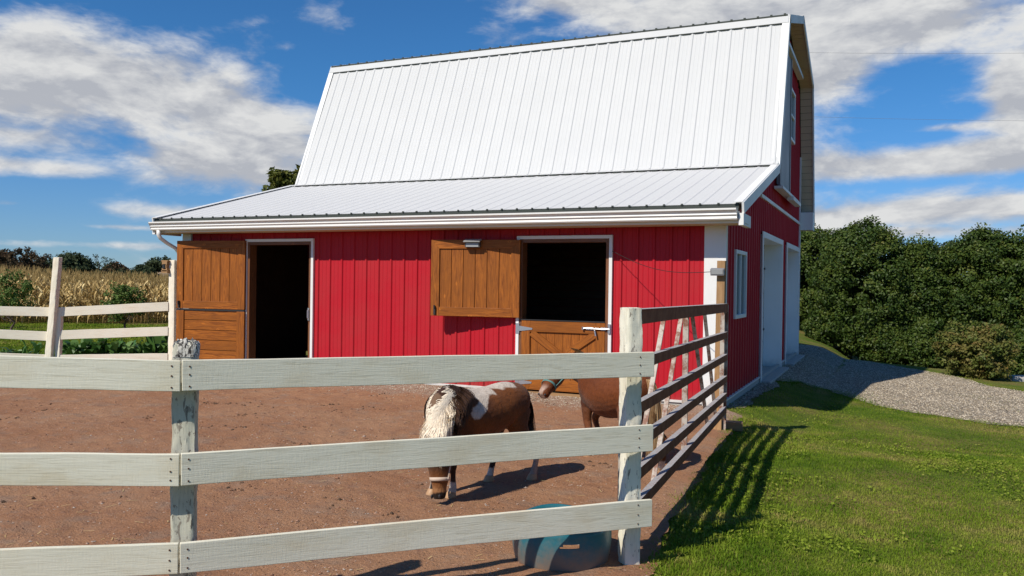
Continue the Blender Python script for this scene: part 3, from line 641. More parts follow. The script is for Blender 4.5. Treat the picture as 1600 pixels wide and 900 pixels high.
# garage doors, recessed
for (a, b_, lo, hi) in (G1, G2):
    R0 = -.30
    f = MB(); f.box((R0, a, lo), (.03, a + .05, hi)); f.box((R0, b_ - .05, lo), (.03, b_, hi)); f.box((R0, a + .05, hi - .05), (.03, b_ - .05, hi))
    f.box((.0305, a - .05, lo), (.05, a + .05, hi + .05)); f.box((.0305, b_ - .05, lo), (.05, b_ + .05, hi + .05)); f.box((.0305, a + .05, hi - .05), (.05, b_ - .05, hi + .05))
    fr = f.build('garage_surround', M['trimgrey'], barn, bevel=.003)
    gd = MB(); n_ = 5; hh = (hi - .05 - .04) / n_
    for k in range(n_):
        gd.box((R0 - .05, a + .05, .04 + k * hh + .004), (R0 - .005, b_ - .05, .04 + (k + 1) * hh - .004))
        for q in range(4):
            pw = (b_ - a - .1) / 4; ya_, yb_ = a + .05 + q * pw + .08, a + .05 + (q + 1) * pw - .08
            if k < 4: gd.box((R0 - .006, ya_, .04 + k * hh + .09), (R0 + .006, yb_, .04 + (k + 1) * hh - .09))
    gdo = gd.build('garage_door', M['trimgrey'], barn, bevel=.003)
    gl = MB(); fr_ = MB()
    for q in range(4):
        pw = (b_ - a - .1) / 4; ya_, yb_ = a + .05 + q * pw + .09, a + .05 + (q + 1) * pw - .09; z0, z1 = .04 + 4 * hh + .07, hi - .13
        gl.box((R0 - .004, ya_, z0), (R0 + .002, yb_, z1)); 
        for e in (ya_, (ya_ + yb_) / 2 - .01, yb_ - .02): fr_.box((R0 - .003, e, z0), (R0 + .010, e + .02, z1))
        for e in (z0, (z0 + z1) / 2 - .01, z1 - .02): fr_.box((R0 - .003, ya_ + .001, e), (R0 + .0085, yb_ - .001, e + .02))
    gl.build('door_window', M['glass'], gdo); fr_.build('muntin', M['vinyl'], gdo)
    for z in (.75, 1.95): hd = MB(); hd.box((R0 + .007, b_ - .28, z), (R0 + .03, b_ - .10, z + .04)); hd.build('roller_bracket', M['black'], gdo)
    ap = MB(); ap.box((R0 - .1, a - .02, -.1), (.20, b_ + .02, .030)); ap.build('concrete_apron', M['concrete'], barn, bevel=.01)
# hay loft door on its track
hd = thing('hay_door', 'grey sliding hay door high on the gable, hung from a white track', 'sliding door', (.05, 5.9, 3.5))
f = MB(); f.box((.05, 5.05, 3.52), (.10, 6.78, 6.22)); f.build('door_panel', M['grey_trim'], hd)
f = MB(); f.box((.101, 6.70, 3.50), (.115, 6.80, 6.24)); f.box((.101, 5.04, 3.50), (.115, 5.14, 6.24)); f.build('edge_trim', M['grey_trim'], hd)
f = MB(); f.box((.045, 4.9, 6.27), (.16, 8.68, 6.35)); f.build('track', M['trim'], hd)
f = MB(); f.box((.045, 4.75, 3.40), (.20, 7.75, 3.45)); f.box((.12, 6.2, 3.33), (.24, 7.75, 3.40)); f.build('guide_rail', M['trim'], hd)
window(7.13, 7.98, 4.70, 5.78, .03, True)

# cord from the doorway to the lamp
f = MB(); pts = [Vector((D2[1] - .0 + (1.72) * s, -.05 - 1.58 * s, 2.07 - .30 * s - .12 * math.sin(math.pi * s))) for s in [i / 14 for i in range(15)]]
f.tube(pts, .004, 5); cord = f.build('cord', M['black'], base=pts[0]); tag(cord, 'thin black cord sagging across the red wall beside the right stable door', 'cord')

# ------------------------------------------------------------------ fences
def rough_post(name, base, w_, h_, m, lean=(0, 0), rotz=0, parent=None, amp=.004, topchew=.0, step=.012):
    """square post as a displaced grid: weathered edges, gnawed top"""
    bm = bmesh.new(); nz = int(h_ / .02); ns = 8; ring = []
    hw = w_ / 2
    per = []
    for s_ in range(4):
        for i in range(ns):
            t_ = -1 + 2 * i / ns
            per.append([(t_, -1), (1, t_), (-t_, 1), (-1, -t_)][s_])
    lay = bm.verts.layers.float_vector.new('lc'); ro = random.random() * 10
    rows = []
    for k in range(nz + 1):
        z = h_ * k / nz; row = []
        for (a, b_) in per:
            rr = 1 - .06 * (abs(a) * abs(b_)) ** 6
            d = amp * noise.fractal((a * 2.2 + ro, b_ * 2.2, z * 7), .6, 2.2, 4) * 1.5
            zz = z
            if topchew and k >= nz - 4: zz -= topchew * (noise.noise((a * 6 + ro, b_ * 6, 3)) * .5 + .5) * (k - nz + 4) / 4; rr *= 1 - topchew * 1.2 * (k - nz + 4) / 4
            p = Vector((a * hw * rr + a * d, b_ * hw * rr + b_ * d, zz)); v = bm.verts.new(p); v[lay] = (z + ro, a * hw + ro, b_ * hw); row.append(v)
        rows.append(row)
    n_ = len(per)
    for k in range(nz):
        for i in range(n_): bm.faces.new((rows[k][i], rows[k][(i + 1) % n_], rows[k + 1][(i + 1) % n_], rows[k + 1][i]))
    prev = rows[-1]                                                       # top: shrinking rings, rough
    for q in (.75, .5, .25):
        row = []
        for i, (a, b_) in enumerate(per):
            p = Vector((a * hw * q, b_ * hw * q, h_ - topchew * .6 * (noise.noise((a * q * 9 + ro, b_ * q * 9, 7)) + .4) + (.004 if not topchew else 0)))
            v = bm.verts.new(p); v[lay] = (h_ + ro + a * q * .1, a * hw * q + ro, b_ * hw * q); row.append(v)
        for i in range(n_): bm.faces.new((prev[i], prev[(i + 1) % n_], row[(i + 1) % n_], row[i]))
        prev = row
    c = bm.verts.new((0, 0, h_)); c[lay] = (h_ + ro, ro, 0)
    for i in range(n_): bm.faces.new((prev[i], prev[(i + 1) % n_], c))
    me = bpy.data.meshes.new(name); bm.to_mesh(me); bm.free()
    sh = Matrix(((1, 0, lean[0], 0), (0, 1, lean[1], 0), (0, 0, 1, 0), (0, 0, 0, 1)))
    me.transform(Matrix.Translation(Vector(base)) @ sh @ Matrix.Rotation(rotz, 4, 'Z'))
    me.shade_smooth(); me.set_sharp_from_angle(angle=math.radians(35))
    return link(name, me, m, parent, base)
def board(p, q, zt0, zb0, zt1, zb1, th, m, parent, nseg=14, name='rail'):
    """plank with slightly wavy edges from p to q (xy), top and bottom heights at each end"""
    p, q = Vector((*p, 0)), Vector((*q, 0)); a = (q - p).normalized(); n = Vector((a.y, -a.x, 0)); mb = MB(); L = (q - p).length; ro = random.random() * 20
    vs = []; lc = []
    for i in range(nseg + 1):
        s_ = i / nseg; w1 = .0030 * noise.noise((s_ * 6, ro, 0)); w2 = .0032 * noise.noise((s_ * 5, ro, 4)); bow = .004 * math.sin(s_ * math.pi)
        for dz, dn in ((0, 1), (0, 0), (1, 0), (1, 1)):
            z = (zt0 + (zt1 - zt0) * s_ + w1) if dz else (zb0 + (zb1 - zb0) * s_ + w2)
            vs.append(p + a * L * s_ + n * (dn * th - bow) + UZ * z); lc.append((s_ * L + ro, dz * .14 + ro, dn * th))
    fs = [(0, 1, 2, 3), tuple(nseg * 4 + k for k in (3, 2, 1, 0))]
    for i in range(nseg):
        for k in range(4): fs.append((i * 4 + k, i * 4 + 4 + k, i * 4 + 4 + (k + 1) % 4, i * 4 + (k + 1) % 4))
    mb.add(vs, fs, lc); o = mb.build(name, m, parent, bevel=.0025)
    nl_ = MB()
    return o, p, a, n, L
A = Vector((-.838, -8.318)); B = Vector((.754, -6.446)); adir = (B - A).normalized(); nrm = Vector((adir.y, -adir.x))
Lw = Vector((-2.08, -9.32)); ldir = (A - Lw).normalized()
front = thing('board_fence', 'weathered white three-board fence along the near side of the dirt paddock', 'fence', (-.9, -8.25, 0))
rough_post('fence_post', (-.905, -8.236, -.02), .10, 1.345, M['post_old'], (.0, .0), math.radians(36), front, .003, .035)
cap = MB()
rough_post('rotten_post_top', (-.905, -8.236, 1.262), .106, .068, M['endgrain'], (.0, .0), math.radians(36), front, .006, .05)
rough_post('fence_post', (.632, -6.425, -.06), .098, 1.535, M['post'], (-.006, 0), math.radians(43), front, .0035, .006)
th = .024
rails = [(1.248, 1.115, 1.229, 1.093, 1.308, 1.178), (.843, .704, .823, .676, .908, .780), (.454, .323, .403, .252, .500, .370)]
M['rusty_nail'] = mat('rusty_nail', (.10, .04, .02), .9)
for i, (a0, b0, a1, b1, l0, m0) in enumerate(rails):
    o, p, a, n, L = board(A - adir * .004, B, a0, b0, a1, b1, th, M['board'], front, name='rail')
    def nail(s_, z_, h_, k):
        c = p + a * s_ + n * th + UZ * (z_ + k * h_ * .33 + random.uniform(-.006, .006)); nb = MB(); nb.tube([c - n * .002, c + n * .002], .004, 7); nb.build('nail_head', M['rusty_nail'], o)
    for k in (-1, 0, 1): nail(.03, (a0 + b0) / 2, a0 - b0, k); nail(L - .095, (a1 + b1) / 2, a1 - b1, k)
    o, p, a, n, L = board(Lw, A - ldir * .008, l0, m0, a0 - .001, b0 - .001, th, M['board'], front)
    for k in (-1, 0, 1): nail(L - .035, (a0 + b0) / 2, a0 - b0, k)
rough_post('fence_post', (Lw.x - .07, Lw.y + .085, -.02), .10, 1.42, M['post_old'], (.0, .0), math.radians(39), front, .003, .01)
L2 = Vector((-4.25, -10.45)); dL = (Lw - L2).normalized()
for i, (a0, b0, a1, b1, l0, m0) in enumerate(rails): board(L2, Lw - dL * .006, l0 + .02, m0 + .02, l0 - .001, m0 - .001, th, M['board'], front)
rough_post('fence_post', (L2.x - .02, L2.y + .09, -.02), .10, 1.42, M['post_old'], (.01, .0), math.radians(30), front, .003, .01)
# far-left paddock fence
lf = thing('paddock_fence', 'cream board fence with a leaning post on the far side of the paddock', 'fence', (-9.2, -2.5, 0))
rough_post('fence_post', (-11.16, -1.26, -.02), .108, 1.96, M['board_new'], (.092, .012), math.radians(20), lf, .002)
rough_post('fence_post', (-9.47, -.14, -.02), .115, 1.95, M['board_new'], (-.004, 0), math.radians(12), lf, .002)
rough_post('fence_post', (-11.05, -1.16, -.02), .085, 1.10, M['board_new'], (.02, .012), math.radians(20), lf, .002)
pA, pB, pC = (-13.3, -2.9), (-11.16, -1.22), (-9.52, -.20); pR = (-11.02, -1.16)
for (l0, l1), (r0, r1) in (((1.13, 1.085), (1.085, 1.20)), ((.80, .665), (.69, .765)), ((.40, .27), (.27, .30))):
    board(pR, pC, r0, r0 - .155, r1, r1 - .155, .024, M['board_new'], lf); board(pA, pB, l0, l0 - .155, l1, l1 - .155, .024, M['board_new'], lf)
lb = thing('post_lamp', 'small wooden block lamp on top of the fence post beside the left stable door', 'lamp', (-9.56, -.24, 1.72))
f = MB(); c = Vector((-9.56, -.22, 1.82))
for k, (w_, h_, z_) in enumerate(((.075, .022, .095), (.060, .05, .058), (.045, .07, 0), (.06, .04, -.058), (.07, .02, -.09))): f.obox(c + UZ * z_, UX, UY, UZ, w_, .045, h_ / 2 + .004 * k)
f.build('block_body', M['rawwood'], lb, bevel=.003)
f = MB(); f.obox(c + Vector((-.005, -.05, 0)), UX, UY, UZ, .028, .012, .035); f.build('lens', M['black'], lb)

# ------------------------------------------------------------------ gate
gn, gf = Vector((.604, -6.33, 0)), Vector((.350, -1.67, 0)); gd_ = (gf - gn).normalized(); gs = Vector((gd_.y, -gd_.x, 0))
gate = thing('farm_gate', 'brown six-bar steel farm gate between the white post and the barn corner', 'gate', tuple(gn))
zsN = [1.43, 1.147, .876, .656, .473, .27]; zsF = [1.385, 1.09, .844, .604, .414, .262]
for k, (z0, z1) in enumerate(zip(zsN, zsF)):
    f = MB(); hh = .084 if k == 0 else .071
    p, q = gn + UZ * (z0 - .02), gf + UZ * (z1 - .02)
    f.beam(p, q, .006, hh); f.beam(p + UZ * (hh / 2 - .003) + gs * -.022, q + UZ * (hh / 2 - .003) + gs * -.022, .038, .006)
    f.beam(p - UZ * (hh / 2 - .003) + gs * -.022, q - UZ * (hh / 2 - .003) + gs * -.022, .038, .006)
    if k == 0: f.beam(p + UZ * (hh / 2 + .004) + gs * -.03, q + UZ * (hh / 2 + .004) + gs * -.03, .075, .007)
    f.build('gate_bar', M['rust'], gate)
def gpos(s, z): 
    q = gn.lerp(gf, s); return Vector((q.x, q.y, z)) - gs * .052
for s0, s1 in ((0.005, 0.005), (.27, .055), (.43, .20), (.472, .472), (.53, .76), (.69, .89), (.995, .995)):
    f = MB(); f.beam(gpos(s0, 1.40), gpos(s1, .25), 0.016, .032, gs) if s0 != s1 else f.beam(gpos(s0, 1.40), gpos(s1, .24), .03, .045, gs)
    f.build('strut', M['strut'], gate)
wp = thing('wooden_post', 'bare wooden gate post beside the white barn corner', 'post', (.25, -1.67, 0))
f = MB(); f.beam((.248, -1.60, -.03), (.262, -1.585, 1.89), .09, .09, (0, 1, 0)); f.build('timber', M['rawwood'], wp, bevel=.004)
f = MB(); f.beam((.318, -1.58, -.02), (.325, -1.58, 1.40), .03, .03, (0, 1, 0)); f.build('latch_pole', M['strut'], wp)
fl = thing('solar_lamp', 'grey solar lamp on the bare wooden gate post', 'lamp', (.24, -1.68, 1.74))
f = MB(); f.obox((.232, -1.675, 1.765), (1, .0, 0), (0, 1, .25), (0, -.25, 1), .075, .03, .038); f.build('case', M['grey_trim'], fl, bevel=.006)
f = MB(); f.obox((.232, -1.707, 1.765), (1, 0, 0), (0, 1, .25), (0, -.25, 1), .062, .003, .028); f.build('lens', M['lens'], fl)
f = MB(); f.obox((.36, -1.42, .03), (1, .15, 0), (-.15, 1, 0), (0, 0, 1), .13, .07, .05); o = f.build('wood_block', M['rawwood'], base=(.36, -1.42, 0), bevel=.006); tag(o, 'short wood offcut lying at the foot of the gate post', 'wood block')

# ------------------------------------------------------------------ tub
tb = thing('water_tub', 'round teal plastic stock tub with slot handles by the fence post', 'tub', (.255, -6.52, 0))
def tub_mesh():
    bm = bmesh.new(); NA = 96; c = Vector((.255, -6.52, 0)); prof = [(.02, .225, 0), (.0, .235, .0), (.02, .255, 0)]
    def rimz(a):                                                       # two raised handle lips front and back, dips at the sides
        return .235 + .022 * max(0, math.cos(2 * (a - a0)))**1.5 if math.cos(2 * (a - a0)) > 0 else .235
    a0 = math.atan2(-.912, .411) + .12
    zs = [0, .004, .015, .04, .08, .12, .15, .158, .170, .182, .19, .21, 1.0]
    rows = []
    def R(zf): return .262 + .026 * math.sin(math.pi * min(1, zf / .23) * .72) + (-.03 if zf < .002 else -.014 if zf < .01 else 0)
    for inner in (0, 1):
        for z in (zs if not inner else zs[::-1]):
            row = []
            for i in range(NA):
                a = 2 * math.pi * i / NA; zz = rimz(a) if z == 1.0 else z; r = R(min(zz, .23)) - (.010 if inner else 0)
                if z == 1.0 and not inner: r += .006
                row.append(bm.verts.new(c + Vector((r * math.cos(a), r * math.sin(a), max(zz, .012 if inner else 0)))))
            rows.append(row)
    nz = len(zs)
    for k in range(2 * nz - 1):
        for i in range(NA):
            zA = zs[k] if k < nz else zs[2 * nz - 1 - k]; zB = zs[k + 1] if k + 1 < nz else zs[2 * nz - 2 - k]
            am = 2 * math.pi * (i + .5) / NA; d_ = abs((am - a0 + math.pi) % (2 * math.pi) - math.pi); d2_ = abs((am - a0) % (2 * math.pi) - math.pi)
            lo_z = min(zA, zB); hole = k != nz - 1 and ((lo_z == .170 and min(d_, d2_) < .165) or (lo_z in (.158,) and min(d_, d2_) < .185)) and max(zA, zB) <= .19
            if hole: continue
            bm.faces.new((rows[k][i], rows[k][(i + 1) % NA], rows[k + 1][(i + 1) % NA], rows[k + 1][i]))
    bm.faces.new(rows[0][::-1]); bm.faces.new(rows[-1])
    for k in range(nz):                                                # close the slot sides
        pass
    me = bpy.data.meshes.new('tub_shell'); bm.normal_update(); bm.to_mesh(me); bm.free(); return me
link('tub_shell', tub_mesh(), M['tub'], tb, smooth=True)

# ------------------------------------------------------------------ ponies
def loft_bm(bm, st, n=20):
    """st: list of (centre, axis_u, ru, axis_v, rv) ; closed by end caps"""
    rows = []
    for c, u, ru, v, rv in st:
        rows.append([bm.verts.new(Vector(c) + Vector(u) * ru * math.cos(2 * math.pi * k / n) + Vector(v) * rv * math.sin(2 * math.pi * k / n)) for k in range(n)])
    for a, b_ in zip(rows, rows[1:]):
        for k in range(n): bm.faces.new((a[k], a[(k + 1) % n], b_[(k + 1) % n], b_[k]))
    bm.faces.new(rows[0][::-1]); bm.faces.new(rows[-1])
def limb_bm(bm, pts, n=14):
    """pts: (pos, r_side, r_fore) chain; sections square to the path"""
    st = []
    P = [Vector(p[0]) for p in pts]
    for i, p in enumerate(P):
        d = (P[min(i + 1, len(P) - 1)] - P[max(i - 1, 0)]).normalized(); u = Vector((0, 1, 0)); u = (u - d * u.dot(d)).normalized(); v = d.cross(u)
        st.append((p, u, pts[i][1], v, pts[i][2]))
    loft_bm(bm, st, n)
def smooth_chain(pts, k=4):
    """Catmull-Rom through (pos, a, b)"""
    P = [tuple(p[0]) + (p[1], p[2]) for p in pts]; out = []
    for i in range(len(P) - 1):
        p0, p1, p2, p3 = P[max(i - 1, 0)], P[i], P[i + 1], P[min(i + 2, len(P) - 1)]
        for j in range(k):
            s = j / k; q = [.5 * (2 * b + (c - a) * s + (2 * a - 5 * b + 4 * c - d) * s * s + (-a + 3 * b - 3 * c + d) * s ** 3) for a, b, c, d in zip(p0, p1, p2, p3)]
            out.append((Vector(q[:3]), max(.004, q[3]), max(.004, q[4])))
    out.append((Vector(P[-1][:3]), P[-1][3], P[-1][4])); return out
def pony(name, label, centre, heading, scale, trunk, limbs, neck, head, color_fn, ears, eyes, group=None):
    root = thing(name, label, 'pony', (centre[0], centre[1], .012), group)
    h = Vector((heading[0], heading[1], 0)).normalized(); l = Vector((-h.y, h.x, 0)); rz = math.atan2(h.y, h.x)
    root.rotation_euler.z = rz; root.scale = (scale,) * 3; BASE[root.name] = Vector((0, 0, 0))      # parts built straight in the pony's own frame
    bm = bmesh.new()
    def part(f, *a):
        n0 = len(bm.verts); f(bm, *a)
    part(limb_bm, smooth_chain(trunk, 4), 26)
    for L in limbs: part(limb_bm, smooth_chain(L, 4), 14)
    part(limb_bm, smooth_chain(neck, 4), 18)
    # head: sections perpendicular to poll->muzzle with own side axis
    st = []
    hs = smooth_chain([(p[0], p[1], p[2]) for p in head['st']], 4); d = (Vector(head['st'][-1][0]) - Vector(head['st'][0][0])).normalized(); u = Vector(head['side']); u = (u - d * u.dot(d)).normalized(); v = d.cross(u)
    for p, a, b_ in hs: st.append((p, u, a, v, b_))
    loft_bm(bm, st, 18)
    for e in ears:
        e0, e1 = Vector(e[0]), Vector(e[1]); limb_bm(bm, smooth_chain([(e0, .018, .012), (e0.lerp(e1, .45), .02, .010), (e1, .004, .004)], 4), 10)
    bmesh.ops.recalc_face_normals(bm, faces=bm.faces)
    me = bpy.data.meshes.new('tmp'); bm.to_mesh(me); bm.free(); tmp = bpy.data.objects.new('tmp', me); COL.objects.link(tmp)
    r = tmp.modifiers.new('r', 'REMESH'); r.mode = 'VOXEL'; r.voxel_size = .0075
    s = tmp.modifiers.new('s', 'SMOOTH'); s.factor = .6; s.iterations = 7
    dg = bpy.context.evaluated_depsgraph_get(); me2 = bpy.data.meshes.new_from_object(tmp.evaluated_get(dg)); bpy.data.objects.remove(tmp)
    me2.name = 'body'
    ca = me2.attributes.new('fur', 'FLOAT_COLOR', 'POINT'); cols = []
    for v_ in me2.vertices:
        cc = [color_fn(v_.co + Vector(j_)) for j_ in ((0, 0, 0), (.004, 0, .003), (-.004, .003, -.003), (0, -.004, .004), (.003, .003, -.004))]; cols += [*(sum(q[i_] for q in cc) / 5 for i_ in range(3)), 1]
    ca.data.foreach_set('color', np.array(cols, 'f'))
    # muscle relief
    nn = [(v_.index, v_.normal.copy()) for v_ in me2.vertices]; co_ = np.empty(len(nn) * 3, 'f'); me2.vertices.foreach_get('co', co_)
    for i_, n_ in nn:
        q = Vector(co_[3 * i_:3 * i_ + 3]); q += n_ * (.005 * noise.noise(q * 8) + .0015 * noise.noise(q * 30)); co_[3 * i_:3 * i_ + 3] = q
    me2.vertices.foreach_set('co', co_); me2.update()
    me2.shade_smooth()
    body = link('body', me2, M['fur'], root)
    for L in limbs:
        p, q = Vector(L[-1][0]), Vector(L[-2][0])
        hb = MB(); n_ = 16; vs = []
        for zz, rr, dx in ((.0, .044, .010), (.012, .044, .009), (.045, .035, .0), (.052, .030, -.002)):
            for k in range(n_): a = 2 * math.pi * k / n_; vs.append((p.x + rr * math.cos(a) + dx, p.y + rr * .92 * math.sin(a), p.z - .03 + zz))
        hb.add(vs, [(i * n_ + k, i * n_ + (k + 1) % n_, (i + 1) * n_ + (k + 1) % n_, (i + 1) * n_ + k) for i in range(3) for k in range(n_)] + [tuple(range(n_))[::-1], tuple(range(3 * n_, 4 * n_))])
        hb.build('hoof', M['hoof'], root, smooth=True)
    for e in eyes:
        bm = bmesh.new(); bmesh.ops.create_uvsphere(bm, u_segments=14, v_segments=10, radius=.013); me3 = bpy.data.meshes.new('eye'); bm.to_mesh(me3); bm.free(); me3.transform(Matrix.Translation(Vector(e))); link('eye', me3, M['eye'], root, smooth=True)
    return root, body, (u, v, d)
def strands(name, body, paths, m, parent, width=.004, tints=None, seg=8):
    """hair: tapered flat ribbons; each path is a list of points"""
    V = []; T = []
    bv = BVHTree.FromPolygons([v.co.copy() for v in body.data.vertices], [tuple(p.vertices) for p in body.data.polygons]) if body else None
    for P, tn in zip(paths, tints):
        P = [Vector(p) for p in P]
        if bv:                                                             # lay the hair on the coat, never under it
            gap = random.uniform(.004, .015); N_ = []
            for i in range(len(P)):
                loc, no, _, dist = bv.find_nearest(P[i])
                if (P[i] - loc).dot(no) < gap: P[i] = loc + no * gap
                N_.append(no)
        wv = Vector((random.uniform(-1, 1), random.uniform(-1, 1), random.uniform(-.4, .4))).normalized(); wj = wv * .35
        for i in range(len(P) - 1):
            if bv: wv = N_[i] + wj
            a = P[i]; b_ = P[i + 1]; d = (b_ - a).normalized(); s = d.cross(wv).normalized() if d.cross(wv).length > .01 else Vector((1, 0, 0))
            w0 = width * (1 - (i / (len(P) - 1)) ** 2 * .8); w1 = width * (1 - ((i + 1) / (len(P) - 1)) ** 2 * .8)
            V += [a - s * w0 / 2, a + s * w0 / 2, b_ + s * w1 / 2, b_ - s * w1 / 2]; T.append(tn)
    return quads_mesh(name, np.array([tuple(v) for v in V]), 4, np.array(T), m, parent)
def band(name, c, u, v, ru, rv, d, wdt, m, parent, a0=0, a1=2 * math.pi, th=.004):
    mb = MB(); n_ = 40; vs = []
    for k in range(n_ + 1):
        a = a0 + (a1 - a0) * k / n_; o = u * math.cos(a) * ru + v * math.sin(a) * rv; on = u * math.cos(a) * (ru + th) + v * math.sin(a) * (rv + th)
        vs += [c + o - d * wdt / 2, c + on - d * wdt / 2, c + on + d * wdt / 2, c + o + d * wdt / 2]
    fs = [(4 * i + k, 4 * i + 4 + k, 4 * i + 4 + (k + 1) % 4, 4 * i + (k + 1) % 4) for i in range(n_) for k in range(4)]
    mb.add(vs, fs); return mb.build(name, m, parent, smooth=True)

def mixc(a, b_, f): return tuple(x + (y - x) * f for x, y in zip(a, b_))
BR = (.20, .068, .019); BRD = (.10, .038, .018); WH = (.68, .59, .49); BK_ = (.022, .016, .014)
def col1(p):
    x, y, z = p; n = noise.noise(p * 14) * .018 + noise.noise(p * 45) * .008
    c = mixc(BR, BRD, sm(.0, .35, noise.noise(p * 4) * .5 + .2 - (z - .5) * .9))  # belly and hip shading put into the coat: darker towards the bottom
    if x < .50 and z > .35:
        # white back and the V-shaped patch on the left shoulder with a brown island
        vx = x + n; zz = z + noise.noise(p * 22) * .014
        white = zz > (.738 if x > -.12 else .768) and -.36 < vx < .32
        if y > -.02:
            t_ = (zz - .575) / .17
            if 0 < t_ < 1.1 and (.100 - .16 * t_) < vx < (.150 + .15 * t_): white = True
            if ((vx - .150) / .062) ** 2 + ((zz - .712) / .042) ** 2 < 1: white = False
        if white: c = WH
        if x > .20 and z > .56 and not white: c = mixc(c, (.07, .032, .018), sm(.2, .34, x))
        if x > .40 and z > .50: c = (.20, .12, .07)
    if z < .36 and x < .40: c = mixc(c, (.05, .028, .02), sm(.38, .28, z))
    if z < .115 + n and x < .40: c = WH
    if z < .25 and x < -.45: c = mixc(BRD, (.42, .32, .25), sm(.25, .17, z))
    if x > .36 and z < .56 and y > -.06:
        c = mixc((.12, .05, .022), (.24, .095, .032), sm(.40, .16, z)); 
        c = mixc(c, (.06, .032, .02), sm(.20, .32, z)); c = mixc(c, (.42, .22, .10), sm(.17, .12, z + n) * .6)
        if z < .098 + n: c = BK_
    return c
tr1 = [((-.545, 0, .60), .03, .05), ((-.515, 0, .61), .10, .12), ((-.44, 0, .625), .155, .165), ((-.32, 0, .625), .178, .18), ((-.15, 0, .59), .192, .195), ((.02, 0, .575), .198, .20), ((.17, 0, .585), .180, .205), ((.28, 0, .60), .155, .19), ((.37, 0, .60), .115, .15), ((.42, 0, .59), .05, .08)]
fl = lambda x, y, xe=.27, kz=.24: [((xe, y * .8, .52), .05, .10), ((xe - .02, y, .42), .045, .062), ((x * .5 + xe * .5, y, .33), .034, .042), ((x, y, kz), .032, .034), ((x - .002, y, .16), .021, .023), ((x, y, .085), .027, .028), ((x + .008, y, .045), .03, .03), ((x + .012, y, .03), .03, .032)]
bl = lambda x, y, hx=.0: [((-.40, y * .8, .60), .08, .14), ((-.38 + hx, y, .47), .07, .105), ((-.42 + hx * 1.3 + (x + .42) * .3, y, .36), .045, .062), ((x - .045, y, .265), .032, .044), ((x - .035, y, .17), .023, .027), ((x - .01, y, .085), .027, .029), ((x + .004, y, .045), .03, .03), ((x + .008, y, .03), .03, .032)]
_h = [((.435, .115, .545), .045, .06), ((.45, .125, .49), .080, .085), ((.462, .135, .40), .104, .095), ((.470, .143, .32), .094, .095), ((.476, .148, .26), .080, .085), ((.480, .152, .19), .066, .066), ((.484, .156, .13), .051, .052), ((.487, .158, .085), .050, .048), ((.488, .16, .05), .040, .036)]
HO = Vector((.01, .045, -.004))
_h = [(tuple(Vector(p) + HO * min(1, (.56 - p[2]) / .2)), a, b) for p, a, b in _h]
hd1 = {'st': _h, 'side': (-.25, 1, 0)}
nk1 = [((.20, 0, .66), .10, .14), ((.30, .03, .67), .098, .145), ((.38, .07, .63), .085, .125), ((.43, .11, .56), .065, .095), ((.455, .125, .48), .055, .075)]
P1c = (-.946, -5.290)
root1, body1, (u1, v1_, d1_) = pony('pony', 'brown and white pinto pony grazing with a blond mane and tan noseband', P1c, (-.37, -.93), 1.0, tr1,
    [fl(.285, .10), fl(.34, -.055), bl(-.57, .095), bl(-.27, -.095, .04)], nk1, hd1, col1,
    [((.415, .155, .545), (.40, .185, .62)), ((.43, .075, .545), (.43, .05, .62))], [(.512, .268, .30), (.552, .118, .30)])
# mane: a blond fan spilling forward over the bowed neck, darker hair behind it and down the sides
def crest(s_): return Vector((.16, 0, .80)).lerp(Vector((.485, .15, .575)), s_) + UZ * (.036 * math.sin(s_ * 3.1))
paths, tints = [], []
for k in range(9000):
    dark = k < 4200
    s_ = random.uniform(0, .62) if dark else random.uniform(.40, 1)
    lock = random.uniform(-.50, .92)
    phi = max(-1.05, min(1.05, lock)); out = .150 if not dark else .175
    if dark: phi = (1 if random.random() < .75 else -1) * (.6 + .5 * abs(phi))
    base = crest(s_) + Vector((random.uniform(-.015, .02), random.uniform(-.022, .03), random.uniform(-.006, .004)))
    L = random.uniform(.15, .27) * (.65 + .5 * s_); P = []; wv = random.uniform(-.006, .006)
    for j in range(9):
        q = j / 8; lat = phi * out * min(1, q * 1.9) ** .75
        fwd = (.055 + .05 * (1 - abs(phi))) * min(1, q * 1.6) if not dark else .03 * q
        drop = L * (q ** 1.4) * (.55 + .45 * abs(phi)) + (1 - abs(phi)) * .06 * q
        P.append(base + Vector((fwd + wv * q, lat + wv * math.sin(q * 4), .012 * math.sin(q * 3) - drop)))
    if dark: t0 = random.uniform(.0, .27)
    else: t0 = .88 + .07 * noise.noise((phi * 9, .2, .5)) + random.uniform(-.05, .05)
    paths.append(P); tints.append(t0)
for k in range(900):                                                             # forelock
    base = Vector((.47 + random.uniform(-.03, .02), .145 + random.uniform(-.06, .06), .575)); P = []
    L = random.uniform(.10, .2)
    for j in range(7): q = j / 6; P.append(base + Vector((.075 * min(1, q * 2), random.uniform(-.002, .002) * j, .01 - L * q ** 1.2)))
    paths.append(P); tints.append(random.uniform(.78, 1))
strands('mane', body1, paths, M['hair_pinto'], root1, .0055, tints)
paths, tints = [], []
for k in range(420):
    base = Vector((-.53 + random.uniform(-.01, .01), random.uniform(-.018, .018), .70)); L = random.uniform(.32, .55); P = []
    w1 = random.uniform(-.03, .05); w2 = random.uniform(-.06, .05)
    for j in range(8): q = j / 7; P.append(base + Vector((-.07 * min(1, q * 2.5) ** .6 - w1 * q, w2 * q, -L * q ** 1.25)))
    paths.append(P); tints.append(random.random())
strands('tail', body1, paths, M['hair_tail'], root1, .005, tints)
hv = Vector((.480, .152, .19)) + HO; band('noseband', hv, u1, v1_, .0685, .0685, d1_, .026, M['halter_tan'], root1)
band('headstall', Vector((.455, .145, .475)), u1, v1_, .088, .094, d1_, .022, M['halter_tan'], root1)
